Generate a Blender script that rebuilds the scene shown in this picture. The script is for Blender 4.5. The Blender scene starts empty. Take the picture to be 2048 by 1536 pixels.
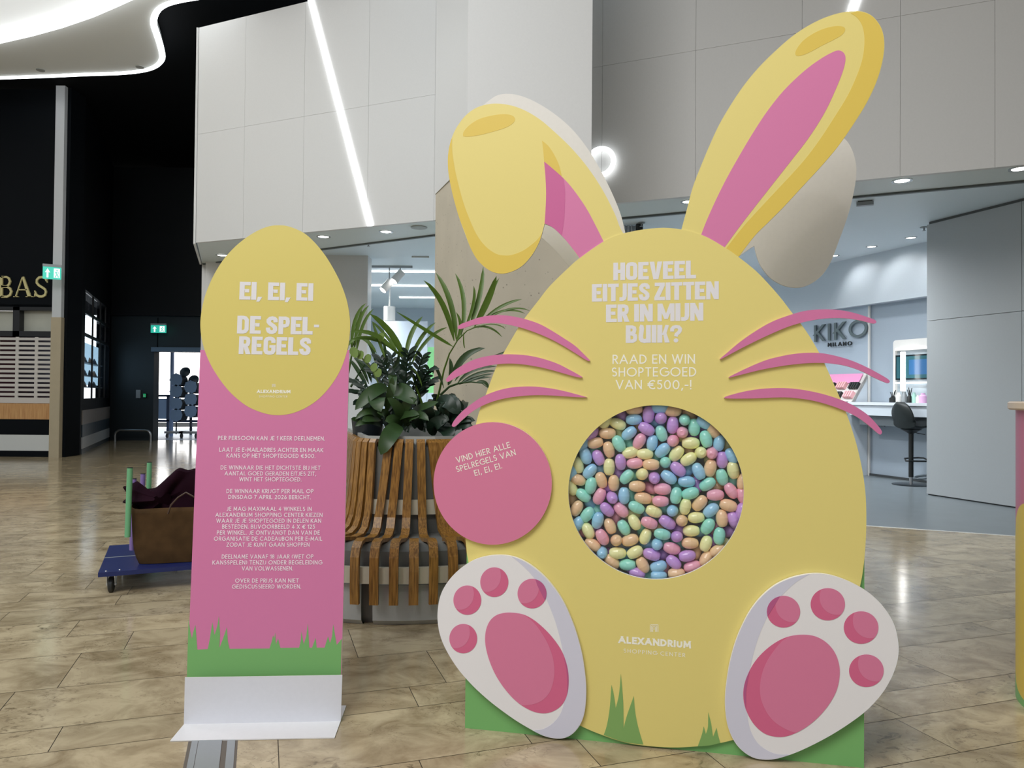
import bpy, bmesh, math, random
from mathutils import Vector, Matrix, Quaternion
random.seed(7)
S = bpy.context.scene
COL = S.collection
PI = math.pi

# ------------------------------------------------------------------ camera
F = 1500.0                       # focal length in pixels of the 2048 px frame
H = 1.3
PITCH, ROLL = 0.0147, 0.009
cf = Vector((0, math.cos(PITCH), math.sin(PITCH)))
cr = Vector((math.cos(ROLL), -math.sin(PITCH) * math.sin(ROLL), math.cos(PITCH) * math.sin(ROLL))).normalized()
cu = cr.cross(cf).normalized()
CAM = Vector((0, 0, H))
cam_data = bpy.data.cameras.new('camera')
cam = bpy.data.objects.new('camera', cam_data)
COL.objects.link(cam)
cam_data.sensor_width = 36
cam_data.lens = F / 2048 * 36
cam_data.clip_end = 200
cam.matrix_world = Matrix(((cr.x, cu.x, -cf.x, 0), (cr.y, cu.y, -cf.y, 0), (cr.z, cu.z, -cf.z, H), (0, 0, 0, 1)))
S.camera = cam

# ------------------------------------------------------------------ light
S.view_settings.view_transform = 'Standard'
S.view_settings.look = 'None'
S.view_settings.gamma = 1
S.view_settings.use_curve_mapping = False
S.view_settings.exposure = 0.46
try:
    S.cycles.max_bounces = 8
    S.cycles.use_denoising = True
except Exception:
    pass
world = bpy.data.worlds.new('world')
S.world = world
world.use_nodes = True
wt = world.node_tree
bg = wt.nodes['Background']
tc = wt.nodes.new('ShaderNodeTexCoord')
dp = wt.nodes.new('ShaderNodeVectorMath'); dp.operation = 'DOT_PRODUCT'
dp.inputs[1].default_value = Vector((-0.42, 0.91, 0.0)).normalized()
wt.links.new(tc.outputs['Generated'], dp.inputs[0])
wr = wt.nodes.new('ShaderNodeMapRange')
wr.inputs[1].default_value = 0.90; wr.inputs[2].default_value = 0.99
wr.inputs[3].default_value = 0.36; wr.inputs[4].default_value = 3.0
wt.links.new(dp.outputs['Value'], wr.inputs[0])
wt.links.new(wr.outputs[0], bg.inputs[1])
sz = wt.nodes.new('ShaderNodeSeparateXYZ'); wt.links.new(tc.outputs['Generated'], sz.inputs[0])
zr = wt.nodes.new('ShaderNodeValToRGB')
zr.color_ramp.elements[0].position = 0.02; zr.color_ramp.elements[0].color = (1.0, 0.97, 0.94, 1)
zr.color_ramp.elements[1].position = 0.6; zr.color_ramp.elements[1].color = (0.62, 0.82, 1.0, 1)
wt.links.new(sz.outputs[2], zr.inputs[0]); wt.links.new(zr.outputs[0], bg.inputs[0])

def area(name, loc, target, sx, sy, power, color=(1, 1, 1)):
    d = bpy.data.lights.new(name, 'AREA')
    d.shape = 'RECTANGLE'; d.size = sx; d.size_y = sy; d.energy = power; d.color = color
    o = bpy.data.objects.new(name, d); COL.objects.link(o)
    o.location = loc
    o.rotation_euler = (Vector(target) - Vector(loc)).to_track_quat('-Z', 'Y').to_euler()
    return o

def spot(name, loc, target, power, angle=130, blend=0.7, color=(1, 1, 1), r=0.05):
    d = bpy.data.lights.new(name, 'SPOT')
    d.energy = power; d.color = color; d.spot_size = math.radians(angle); d.spot_blend = blend
    d.shadow_soft_size = r
    o = bpy.data.objects.new(name, d); COL.objects.link(o)
    o.location = loc
    o.rotation_euler = (Vector(target) - Vector(loc)).to_track_quat('-Z', 'Y').to_euler()
    return o

# added area lamps: cove stand-in washing the left wall, then general front light
area('hall_fill', (-5.0, 5.2, 6.8), (-3.2, 10.0, 3.6), 3, 2, 130, (0.94, 0.97, 1.0))
area('hall_fill', (-3.2, -2.2, 7.6), (-0.2, 4.6, 1.4), 5, 4, 350, (1.0, 0.98, 0.95))
for hx, hy in ((-1.4, -0.6), (0.6, -1.0), (2.4, 0.2)):
    spot('hall_lamp', (hx, hy, 6.8), (hx * 0.5 + 0.4, 3.2, 1.0), 60, 90, 0.8, (1.0, 0.97, 0.93), 0.10)

# ------------------------------------------------------------------ pixel helpers
def ray(x, y):
    return cf + cr * ((x - 1024) / F) - cu * ((y - 768) / F)
def at(x, y, Y):
    d = ray(x, y)
    return CAM + d * (Y / d.y)
def fl(x, y, z=0.0):
    d = ray(x, y)
    return CAM + d * ((z - H) / d.z)
def conv(pts, ox, oy, s):
    return [(ox + px / s, oy + py / s) for px, py in pts]

class Plane:
    """a real flat board in the hall: origin on the floor, u along it, v up it, n towards the viewer"""
    def __init__(s, o, u, v):
        s.o = Vector(o); s.u = Vector(u).normalized(); s.v = Vector(v).normalized()
        s.n = s.u.cross(s.v).normalized()
        if s.n.y > 0: s.n = -s.n
    def uv(s, x, y, k=0.0):
        d = ray(x, y)
        o = s.o + s.n * k
        t = (o - CAM).dot(s.n) / d.dot(s.n)
        p = CAM + d * t - o
        return (p.dot(s.u), p.dot(s.v))
    def w(s, u, v, k=0.0):
        return s.o + s.u * u + s.v * v + s.n * k
    def mat(s, k=0.0):
        return Matrix(((s.u.x, s.v.x, s.u.cross(s.v).x, 0), (s.u.y, s.v.y, s.u.cross(s.v).y, 0), (s.u.z, s.v.z, s.u.cross(s.v).z, 0), (0, 0, 0, 1)))

# ------------------------------------------------------------------ materials
def lin(c):
    c /= 255.0
    return c / 12.92 if c <= 0.04045 else ((c + 0.055) / 1.055) ** 2.4
def rgb(r, g, b):
    return (lin(r), lin(g), lin(b), 1)
MATS = {}
def mat(name, col, rough=0.6, metal=0.0, emit=None, es=1.0, noise=None, spec=0.5, bump=None):
    if name in MATS: return MATS[name]
    m = bpy.data.materials.new(name); m.use_nodes = True
    nt = m.node_tree; b = nt.nodes['Principled BSDF']
    b.inputs['Base Color'].default_value = col
    b.inputs['Roughness'].default_value = rough
    b.inputs['Metallic'].default_value = metal
    b.inputs['Specular IOR Level'].default_value = spec
    if emit:
        b.inputs['Emission Color'].default_value = emit
        b.inputs['Emission Strength'].default_value = es
    # every surface carries a slight procedural variation
    sc, amt = noise if noise else (60.0, 0.03)
    t = nt.nodes.new('ShaderNodeTexCoord'); n = nt.nodes.new('ShaderNodeTexNoise')
    n.inputs['Scale'].default_value = sc; n.inputs['Detail'].default_value = 3
    nt.links.new(t.outputs['Object'], n.inputs['Vector'])
    mx = nt.nodes.new('ShaderNodeMix'); mx.data_type = 'RGBA'
    mx.inputs[6].default_value = tuple(c * (1 - amt) for c in col[:3]) + (1,)
    mx.inputs[7].default_value = tuple(min(1, c * (1 + amt)) for c in col[:3]) + (1,)
    nt.links.new(n.outputs['Fac'], mx.inputs[0])
    nt.links.new(mx.outputs[2], b.inputs['Base Color'])
    if bump:
        bp = nt.nodes.new('ShaderNodeBump'); bp.inputs['Strength'].default_value = bump[1]
        n2 = nt.nodes.new('ShaderNodeTexNoise'); n2.inputs['Scale'].default_value = bump[0]
        nt.links.new(t.outputs['Object'], n2.inputs['Vector'])
        nt.links.new(n2.outputs['Fac'], bp.inputs['Height']); nt.links.new(bp.outputs[0], b.inputs['Normal'])
    MATS[name] = m
    return m
def glow(name, col, s):
    return mat(name, (0.8, 0.8, 0.8, 1), 0.5, emit=col, es=s)
def pane_mat(name, tint=(1, 1, 1, 1), k=0.5):
    m = bpy.data.materials.new(name); m.use_nodes = True
    nt = m.node_tree
    for n in list(nt.nodes):
        if n.type == 'BSDF_PRINCIPLED': nt.nodes.remove(n)
    out = nt.nodes['Material Output']
    tr = nt.nodes.new('ShaderNodeBsdfTransparent'); tr.inputs[0].default_value = tint
    gl = nt.nodes.new('ShaderNodeBsdfGlossy'); gl.inputs['Roughness'].default_value = 0.03
    fr = nt.nodes.new('ShaderNodeFresnel'); fr.inputs[0].default_value = 1.4
    mu = nt.nodes.new('ShaderNodeMath'); mu.operation = 'MULTIPLY'; mu.inputs[1].default_value = k
    mx = nt.nodes.new('ShaderNodeMixShader')
    nt.links.new(fr.outputs[0], mu.inputs[0]); nt.links.new(mu.outputs[0], mx.inputs[0])
    nt.links.new(tr.outputs[0], mx.inputs[1]); nt.links.new(gl.outputs[0], mx.inputs[2])
    nt.links.new(mx.outputs[0], out.inputs[0])
    return m
def wood_mat(name, c1, c2, scale=1.0, rough=0.35):
    m = bpy.data.materials.new(name); m.use_nodes = True
    nt = m.node_tree; b = nt.nodes['Principled BSDF']
    t = nt.nodes.new('ShaderNodeTexCoord'); mp = nt.nodes.new('ShaderNodeMapping')
    mp.inputs['Scale'].default_value = (60 * scale, 60 * scale, 3.0 * scale)
    n = nt.nodes.new('ShaderNodeTexNoise'); n.inputs['Scale'].default_value = 2.0; n.inputs['Detail'].default_value = 5
    r = nt.nodes.new('ShaderNodeValToRGB')
    r.color_ramp.elements[0].position = 0.35; r.color_ramp.elements[0].color = c1
    r.color_ramp.elements[1].position = 0.65; r.color_ramp.elements[1].color = c2
    nt.links.new(t.outputs['Object'], mp.inputs[0]); nt.links.new(mp.outputs[0], n.inputs['Vector'])
    nt.links.new(n.outputs['Fac'], r.inputs[0]); nt.links.new(r.outputs[0], b.inputs['Base Color'])
    b.inputs['Roughness'].default_value = rough
    return m

M_white = mat('white_paint', rgb(222, 220, 216), 0.5)
M_wall = mat('white_wall_panel', rgb(206, 206, 204), 0.45)
M_edge = mat('white_board_edge', rgb(240, 238, 232), 0.5)
M_yel = mat('print_yellow', rgb(232, 214, 128), 0.45, noise=(500, 0.02))
M_yel2 = mat('print_yellow_info', rgb(222, 204, 110), 0.45, noise=(500, 0.02))
M_ydk = mat('print_yellow_dark', rgb(226, 196, 84), 0.45, noise=(500, 0.02))
M_pink = mat('print_pink', rgb(218, 124, 170), 0.45, noise=(500, 0.02))
M_pinkd = mat('print_pink_deep', rgb(206, 100, 154), 0.45, noise=(500, 0.02))
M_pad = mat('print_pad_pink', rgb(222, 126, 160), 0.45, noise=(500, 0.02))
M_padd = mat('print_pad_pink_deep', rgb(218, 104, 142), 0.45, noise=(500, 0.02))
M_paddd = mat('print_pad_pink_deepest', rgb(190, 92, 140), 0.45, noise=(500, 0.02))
M_green = mat('print_green', rgb(122, 182, 108), 0.45, noise=(500, 0.02))
M_green2 = mat('print_green_dark', rgb(132, 172, 98), 0.45, noise=(500, 0.02))
M_print = mat('print_white', rgb(232, 228, 230), 0.5, noise=(500, 0.02))
M_cream = mat('print_cream', rgb(252, 248, 232), 0.5, noise=(500, 0.02))
M_foot = mat('print_foot_white', rgb(240, 236, 236), 0.45, noise=(500, 0.02))
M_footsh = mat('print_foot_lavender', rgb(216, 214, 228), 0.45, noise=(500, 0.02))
M_backw = mat('board_back_white', rgb(226, 222, 216), 0.55)
M_black = mat('matte_black_wall', rgb(5, 10, 16), 0.6, spec=0.12)
M_black2 = mat('matte_black_ceiling', rgb(5, 7, 10), 0.8, spec=0.1)
M_anth = mat('anthracite_wall', rgb(40, 48, 53), 0.5, spec=0.3)
M_steel = mat('brushed_steel', rgb(190, 192, 195), 0.3, 1.0)
M_grey = mat('grey_metal', rgb(150, 155, 158), 0.45, 0.3)
M_dgrey = mat('dark_grey', rgb(60, 64, 66), 0.6)
M_shelf = mat('shop_white', rgb(205, 214, 222), 0.4)
M_rub = mat('black_plastic', rgb(20, 24, 24), 0.45)
M_led = glow('led_white', (0.93, 0.97, 1, 1), 4.0)
M_led2 = glow('led_cove', (0.93, 0.97, 1, 1), 3.0)
M_lamp = glow('downlight_lamp', (1, 0.98, 0.95, 1), 8.0)
M_wood = wood_mat('oak_slat', rgb(112, 76, 30), rgb(168, 122, 58), 1.0, 0.3)
M_wood2 = wood_mat('light_wood', rgb(180, 130, 80), rgb(205, 160, 105), 0.5, 0.4)

# ------------------------------------------------------------------ object helpers
def tag(o, label, cat=None, group=None, kind=None):
    if label: o['label'] = label
    if cat: o['category'] = cat
    if group: o['group'] = group
    if kind: o['kind'] = kind
    return o
def empty(name, loc, rz=0, **k):
    o = bpy.data.objects.new(name, None); COL.objects.link(o)
    o.location = loc; o.rotation_euler = (0, 0, rz); o.empty_display_size = 0.05
    bpy.context.view_layer.update()
    if k: tag(o, **k)
    return o
def link(name, me, mats, parent=None, smooth=False):
    o = bpy.data.objects.new(name, me); COL.objects.link(o)
    for m in (mats if isinstance(mats, (list, tuple)) else [mats]):
        me.materials.append(m)
    if smooth:
        for p in me.polygons: p.use_smooth = True
    if parent is not None:
        o.parent = parent
        bpy.context.view_layer.update()
        o.matrix_parent_inverse = parent.matrix_world.inverted()
    return o
def mesh(name, vs, fs, mats, parent=None, smooth=False):
    me = bpy.data.meshes.new(name)
    me.from_pydata([tuple(v) for v in vs], [], fs); me.validate(); me.update()
    return link(name, me, mats, parent, smooth)
def setting(o):
    o['kind'] = 'structure'; return o

class MB:
    """collects shapes and links them as ONE mesh object"""
    def __init__(s): s.v = []; s.f = []; s.m = []
    def add(s, vs, fs, mi=0):
        b = len(s.v); s.v += [Vector(v) for v in vs]
        s.f += [tuple(i + b for i in f) for f in fs]; s.m += [mi] * len(fs)
        return s
    def box(s, c, d, rz=0, mi=0, R=None):
        c = Vector(c); M = R if R is not None else Matrix.Rotation(rz, 3, 'Z')
        vs = [c + M @ Vector((sx * d[0] / 2, sy * d[1] / 2, sz * d[2] / 2)) for sx in (-1, 1) for sy in (-1, 1) for sz in (-1, 1)]
        return s.add(vs, [(0, 1, 3, 2), (4, 6, 7, 5), (0, 4, 5, 1), (2, 3, 7, 6), (0, 2, 6, 4), (1, 5, 7, 3)], mi)
    def prism(s, pts, z0, z1, mi=0):
        """polygon (x,y) extruded in z (convex or mildly concave)"""
        n = len(pts)
        vs = [Vector((p[0], p[1], z0)) for p in pts] + [Vector((p[0], p[1], z1)) for p in pts]
        fs = [tuple(range(n))[::-1], tuple(range(n, 2 * n))] + [(i, (i + 1) % n, n + (i + 1) % n, n + i) for i in range(n)]
        return s.add(vs, fs, mi)
    def slab(s, quad, off, mi=0):
        """planar polygon of 3-D points given thickness by vector off"""
        n = len(quad); off = Vector(off)
        vs = [Vector(q) for q in quad] + [Vector(q) + off for q in quad]
        fs = [tuple(range(n)), tuple(range(n, 2 * n))[::-1]] + [((i + 1) % n, i, n + i, n + (i + 1) % n) for i in range(n)]
        return s.add(vs, fs, mi)
    def lathe(s, prof, c=(0, 0, 0), n=24, mi=0, M=None, a0=0, a1=2 * PI):
        c = Vector(c); full = abs(a1 - a0 - 2 * PI) < 1e-6; k = n if full else n + 1
        vs = []
        for r, z in prof:
            for i in range(k):
                a = a0 + (a1 - a0) * i / n
                p = Vector((r * math.cos(a), r * math.sin(a), z))
                vs.append(c + (M @ p if M is not None else p))
        fs = []
        for j in range(len(prof) - 1):
            for i in range(n):
                i2 = (i + 1) % k
                fs.append((j * k + i, j * k + i2, (j + 1) * k + i2, (j + 1) * k + i))
        return s.add(vs, fs, mi)
    def cyl(s, p0, p1, r, n=12, mi=0, r2=None):
        p0 = Vector(p0); p1 = Vector(p1); d = p1 - p0; L = d.length
        M = d.to_track_quat('Z', 'Y').to_matrix(); r2 = r if r2 is None else r2
        return s.lathe([(0, 0), (r, 0), (r2, L), (0, L)], p0, n, mi, M)
    def tube(s, pts, r, n=8, mi=0):
        pts = [Vector(p) for p in pts]; rs = r if isinstance(r, (list, tuple)) else [r] * len(pts)
        vs = []; up = Vector((0.13, 0.21, 0.97))
        for i, p in enumerate(pts):
            t = (pts[min(i + 1, len(pts) - 1)] - pts[max(i - 1, 0)]).normalized()
            a = t.cross(up)
            if a.length < 1e-3: a = t.cross(Vector((1, 0, 0)))
            a.normalize(); b = t.cross(a)
            for k in range(n):
                q = 2 * PI * k / n
                vs.append(p + (a * math.cos(q) + b * math.sin(q)) * rs[i])
        fs = [(j * n + k, j * n + (k + 1) % n, (j + 1) * n + (k + 1) % n, (j + 1) * n + k) for j in range(len(pts) - 1) for k in range(n)]
        fs += [tuple(range(n))[::-1], tuple(range((len(pts) - 1) * n, len(pts) * n))]
        return s.add(vs, fs, mi)
    def build(s, name, mats, parent=None, smooth=False):
        me = bpy.data.meshes.new(name)
        me.from_pydata([tuple(v) for v in s.v], [], s.f)
        for m in (mats if isinstance(mats, (list, tuple)) else [mats]): me.materials.append(m)
        for i, p in enumerate(me.polygons): p.material_index = s.m[i]
        bm = bmesh.new(); bm.from_mesh(me)
        bmesh.ops.recalc_face_normals(bm, faces=bm.faces); bm.to_mesh(me); bm.free()
        if smooth:
            for p in me.polygons: p.use_smooth = True
            try: me.set_sharp_from_angle(angle=math.radians(40))
            except Exception: pass
        o = bpy.data.objects.new(name, me); COL.objects.link(o)
        if parent is not None:
            o.parent = parent
            o.matrix_parent_inverse = parent.matrix_world.inverted()
        return o

def smoothpoly(pts, sub=4, sharp=()):
    """closed Catmull-Rom through the points; indices in sharp stay corners"""
    n = len(pts); out = []
    for i in range(n):
        p0, p1, p2, p3 = [Vector(pts[(i + k) % n]) for k in (-1, 0, 1, 2)]
        if i in sharp: p0 = p1
        if (i + 1) % n in sharp: p3 = p2
        if i in sharp and (i + 1) % n in sharp:
            out.append(tuple(p1)); continue
        for k in range(sub):
            t = k / sub
            q = 0.5 * ((2 * p1) + (-p0 + p2) * t + (2 * p0 - 5 * p1 + 4 * p2 - p3) * t * t + (-p0 + 3 * p1 - 3 * p2 + p3) * t ** 3)
            out.append((q.x, q.y))
    return out
def ell(cx, cy, rx, ry, n=48, rot=0):
    c, s = math.cos(rot), math.sin(rot)
    return [(cx + rx * math.cos(2 * PI * i / n) * c - ry * math.sin(2 * PI * i / n) * s, cy + rx * math.cos(2 * PI * i / n) * s + ry * math.sin(2 * PI * i / n) * c) for i in range(n)]
def area2(p): return sum(p[i][0] * p[(i + 1) % len(p)][1] - p[(i + 1) % len(p)][0] * p[i][1] for i in range(len(p)))
def clip(A, B):
    """Sutherland-Hodgman: polygon A inside convex polygon B"""
    if area2(B) < 0: B = B[::-1]
    out = list(A)
    for i in range(len(B)):
        a, b = B[i], B[(i + 1) % len(B)]
        side = lambda p: (b[0] - a[0]) * (p[1] - a[1]) - (b[1] - a[1]) * (p[0] - a[0])
        src = out; out = []
        for j in range(len(src)):
            p, q = src[j], src[(j + 1) % len(src)]
            sp, sq = side(p), side(q)
            if sp >= 0: out.append(p)
            if sp * sq < 0:
                t = sp / (sp - sq); out.append((p[0] + (q[0] - p[0]) * t, p[1] + (q[1] - p[1]) * t))
        if not out: return []
    return out

def flatmesh(name, loops, thick):
    """2-D curve with holes filled, turned into a mesh with thickness"""
    cu_ = bpy.data.curves.new(name + '_c', 'CURVE'); cu_.dimensions = '2D'; cu_.fill_mode = 'BOTH'
    cu_.extrude = thick / 2
    for lp in loops:
        sp = cu_.splines.new('POLY'); sp.points.add(len(lp) - 1); sp.use_cyclic_u = True
        for i, (u, v) in enumerate(lp): sp.points[i].co = (u, v, 0, 1)
    ob = bpy.data.objects.new(name + '_c', cu_); COL.objects.link(ob)
    dg = bpy.context.evaluated_depsgraph_get()
    me = bpy.data.meshes.new_from_object(ob.evaluated_get(dg))
    bpy.data.objects.remove(ob); bpy.data.curves.remove(cu_)
    me.name = name
    return me
def plate(name, pl, k, loops, thick, mface, parent=None, medge=None, uvs=None):
    """board cut to an outline: its front face lies k in front of plane pl, thick behind that; loops in photo pixels of that face"""
    if uvs is None: uvs = [[pl.uv(x, y, k) for x, y in lp] for lp in loops]
    me = flatmesh(name, uvs, thick)
    M = pl.mat(); o3 = pl.o + pl.n * (k - thick / 2)
    for v in me.vertices: v.co = o3 + (M.to_3x3() @ v.co)
    me.materials.clear()
    me.materials.append(mface); me.materials.append(medge or mface)
    me.update()
    for p in me.polygons:
        p.material_index = 0 if abs(p.normal.dot(pl.n)) > 0.7 else 1
        p.use_smooth = False
    o = bpy.data.objects.new(name, me); COL.objects.link(o)
    if parent is not None:
        o.parent = parent; o.matrix_parent_inverse = parent.matrix_world.inverted()
    return o

# ------------------------------------------------------------------ lettering
def arc(cx, cy, rx, ry, a0, a1, n=10):
    return [(cx + rx * math.cos(math.radians(a0 + (a1 - a0) * i / n)), cy + ry * math.sin(math.radians(a0 + (a1 - a0) * i / n))) for i in range(n + 1)]
def P(*a): return [(a[i], a[i + 1]) for i in range(0, len(a), 2)]
# thin geometric capitals: width, list of centre-line strokes in a box of height 1
SANS = {
 'A': (.76, [P(0, 0, .38, 1), P(.38, 1, .76, 0), P(.14, .32, .62, .32)]),
 'B': (.46, [P(0, 0, 0, 1), P(0, 1, .22, 1) + arc(.22, .76, .2, .24, 90, -90) + P(0, .52), P(0, .52, .22, .52) + arc(.22, .26, .24, .26, 90, -90) + P(0, 0)]),
 'C': (.74, [arc(.46, .5, .46, .5, 48, 312, 20)]),
 'D': (.62, [P(0, 0, 0, 1), P(0, 1, .16, 1) + arc(.16, .5, .46, .5, 90, -90, 16) + P(0, 0)]),
 'E': (.42, [P(0, 0, 0, 1), P(0, 1, .42, 1), P(0, .5, .38, .5), P(0, 0, .42, 0)]),
 'F': (.40, [P(0, 0, 0, 1), P(0, 1, .40, 1), P(0, .5, .36, .5)]),
 'G': (.84, [arc(.48, .5, .48, .5, 45, 360, 22) + P(.5, .5)]),
 'H': (.58, [P(0, 0, 0, 1), P(.58, 0, .58, 1), P(0, .5, .58, .5)]),
 'I': (.0, [P(0, 0, 0, 1)]),
 'J': (.30, [P(.30, 1, .30, .26) + arc(.08, .26, .22, .26, 0, -110, 8)]),
 'K': (.52, [P(0, 0, 0, 1), P(0, .44, .5, 1), P(.14, .56, .52, 0)]),
 'L': (.38, [P(0, 1, 0, 0), P(0, 0, .38, 0)]),
 'M': (.78, [P(0, 0, .06, 1), P(.06, 1, .39, .25), P(.39, .25, .72, 1), P(.72, 1, .78, 0)]),
 'N': (.62, [P(0, 0, 0, 1), P(0, 1, .62, 0), P(.62, 0, .62, 1)]),
 'O': (.96, [arc(.48, .5, .48, .5, 0, 360, 28)]),
 'P': (.44, [P(0, 0, 0, 1), P(0, 1, .2, 1) + arc(.2, .73, .24, .27, 90, -90) + P(0, .46)]),
 'R': (.46, [P(0, 0, 0, 1), P(0, 1, .2, 1) + arc(.2, .74, .24, .26, 90, -90) + P(0, .48), P(.18, .48, .46, 0)]),
 'S': (.46, [arc(.23, .75, .2, .25, 30, 240, 10) + arc(.24, .26, .22, .26, 70, -150, 10)]),
 'T': (.52, [P(0, 1, .52, 1), P(.26, 0, .26, 1)]),
 'U': (.54, [P(0, 1, 0, .28) + arc(.27, .28, .27, .28, 180, 360, 12) + P(.54, 1)]),
 'V': (.68, [P(0, 1, .34, 0), P(.34, 0, .68, 1)]),
 'W': (1.04, [P(0, 1, .26, 0), P(.26, 0, .52, 1), P(.52, 1, .78, 0), P(.78, 0, 1.04, 1)]),
 'X': (.58, [P(0, 0, .58, 1), P(0, 1, .58, 0)]),
 'Z': (.50, [P(0, 1, .5, 1), P(.5, 1, 0, 0), P(0, 0, .5, 0)]),
 '0': (.60, [arc(.30, .5, .30, .5, 0, 360, 24)]),
 '1': (.16, [P(0, .86, .16, 1), P(.16, 1, .16, 0)]),
 '2': (.44, [arc(.22, .74, .22, .26, 165, -30, 10) + P(0, 0), P(0, 0, .46, 0)]),
 '4': (.54, [P(.54, .26, 0, .26), P(0, .26, .36, 1), P(.40, .6, .40, 0)]),
 '5': (.44, [P(.40, 1, .08, 1), P(.08, 1, .03, .58) + arc(.2, .32, .24, .32, 110, -150, 12)]),
 '6': (.48, [arc(.24, .29, .24, .29, 0, 360, 18), P(.02, .4, .32, 1)]),
 '7': (.44, [P(0, 1, .44, 1), P(.44, 1, .14, 0)]),
 '8': (.44, [arc(.22, .76, .18, .24, 0, 360, 16), arc(.22, .27, .22, .27, 0, 360, 18)]),
 '\u20ac': (.70, [arc(.50, .5, .40, .5, 50, 310, 18), P(0, .6, .5, .6), P(0, .4, .5, .4)]),
 '.': (.0, [P(0, 0, 0, .03)]), ',': (.06, [P(.06, .04, 0, -.16)]), '-': (.26, [P(0, .42, .26, .42)]),
 '!': (.0, [P(0, .32, 0, 1), P(0, 0, 0, .03)]), '(': (.14, [arc(.30, .5, .30, .62, 125, 235, 8)]), ')': (.14, [arc(-.16, .5, .30, .62, 55, -55, 8)]),
 "'": (.0, [P(0, .75, 0, 1)]), ':': (.0, [P(0, .1, 0, .13), P(0, .6, 0, .63)])}
def R4(x0, y0, x1, y1): return [(x0, y0), (x1, y0), (x1, y1), (x0, y1)]
# heavy block capitals: width, polygons, thick strokes
BLOCK = {
 'E': (.55, [R4(0, 0, .25, 1), R4(0, .8, .54, 1), R4(0, 0, .55, .19), P(.27, .405, .48, .405, .48, .60, .25, .60)], []),
 'I': (.25, [R4(0, 0, .25, 1)], []),
 'H': (.62, [R4(0, 0, .25, 1), R4(.37, 0, .62, 1), R4(.2, .4, .45, .6)], []),
 'L': (.52, [R4(0, 0, .25, 1), R4(0, 0, .52, .2)], []),
 'T': (.58, [R4(0, .8, .58, 1), R4(.165, 0, .415, 1)], []),
 'N': (.64, [R4(0, 0, .22, 1), R4(.42, 0, .64, 1), P(0, 1, .24, 1, .64, 0, .40, 0)], []),
 'V': (.66, [P(0, 1, .25, 1, .34, .25, .26, 0, .2, 0), P(.66, 1, .41, 1, .32, .25, .32, 0, .46, 0), P(.2, 0, .46, 0, .36, .3, .3, .3)], []),
 'M': (.84, [R4(0, 0, .21, 1), R4(.63, 0, .84, 1), P(0, 1, .24, 1, .52, .12, .34, .12), P(.84, 1, .60, 1, .32, .12, .50, .12)], []),
 'Z': (.56, [R4(.02, .8, .55, 1), R4(0, 0, .56, .2), P(.29, .82, .55, .82, .27, .18, 0, .18)], []),
 'K': (.62, [R4(0, 0, .25, 1), P(.22, .42, .44, .46, .58, .98, .40, 1, .34, .78), P(.27, .62, .45, .56, .62, 0, .37, 0)], []),
 'J': (.40, [], [(P(.285, 1, .285, .30, .25, .16, .16, .11, .0, .11), .22)]),
 'O': (.62, [], [(P(.12, .5, .12, .78, .17, .87, .26, .9, .36, .9, .45, .87, .5, .78, .5, .22, .45, .13, .36, .1, .26, .1, .17, .13, .12, .22, .12, .5), .22)]),
 'D': (.60, [R4(0, 0, .24, 1)], [(P(.1, .9, .30, .9, .40, .87, .475, .76, .475, .24, .40, .13, .30, .1, .1, .1), .21)]),
 'S': (.60, [], [(P(.49, .66, .48, .80, .42, .87, .32, .895, .22, .87, .14, .78, .14, .68, .2, .59, .38, .46, .465, .36, .475, .24, .43, .15, .34, .105, .24, .11, .16, .16, .12, .26, .115, .36), .215)]),
 'P': (.58, [R4(0, 0, .24, 1)], [(P(.1, .9, .34, .9, .44, .85, .46, .74, .46, .62, .43, .52, .33, .47, .1, .47), .2)]),
 'R': (.60, [R4(0, 0, .24, 1), P(.22, .46, .44, .46, .60, 0, .35, 0)], [(P(.1, .9, .34, .9, .44, .85, .46, .76, .46, .64, .43, .54, .33, .49, .1, .49), .2)]),
 'B': (.60, [R4(0, 0, .24, 1)], [(P(.1, .9, .32, .9, .42, .85, .44, .75, .42, .62, .32, .55, .2, .55), .19), (P(.2, .52, .36, .5, .46, .42, .48, .28, .45, .16, .36, .1, .1, .1), .2)]),
 'G': (.62, [R4(.30, .38, .62, .54)], [(P(.5, .66, .5, .78, .45, .87, .36, .9, .26, .9, .17, .87, .12, .78, .12, .22, .17, .13, .26, .1, .36, .1, .46, .13, .51, .22, .51, .5), .22)]),
 'U': (.62, [R4(.38, 0, .62, 1)], [(P(.06, .93, .15, .9, .17, .8, .125, .4, .13, .22, .19, .13, .3, .1, .5, .14), .23)]),
 '?': (.58, [ [(.27 + .12 * math.cos(a * .5236), .12 + .12 * math.sin(a * .5236)) for a in range(12)] ], [(P(.08, .62, .08, .76, .15, .86, .27, .89, .40, .87, .47, .77, .46, .66, .40, .56, .30, .47, .26, .34), .19)]),
 ',': (.22, [P(.04, .17, .26, .17, .12, -.10, -.03, -.10)], []), '-': (.28, [R4(.02, .42, .28, .57)], [])}
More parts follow.
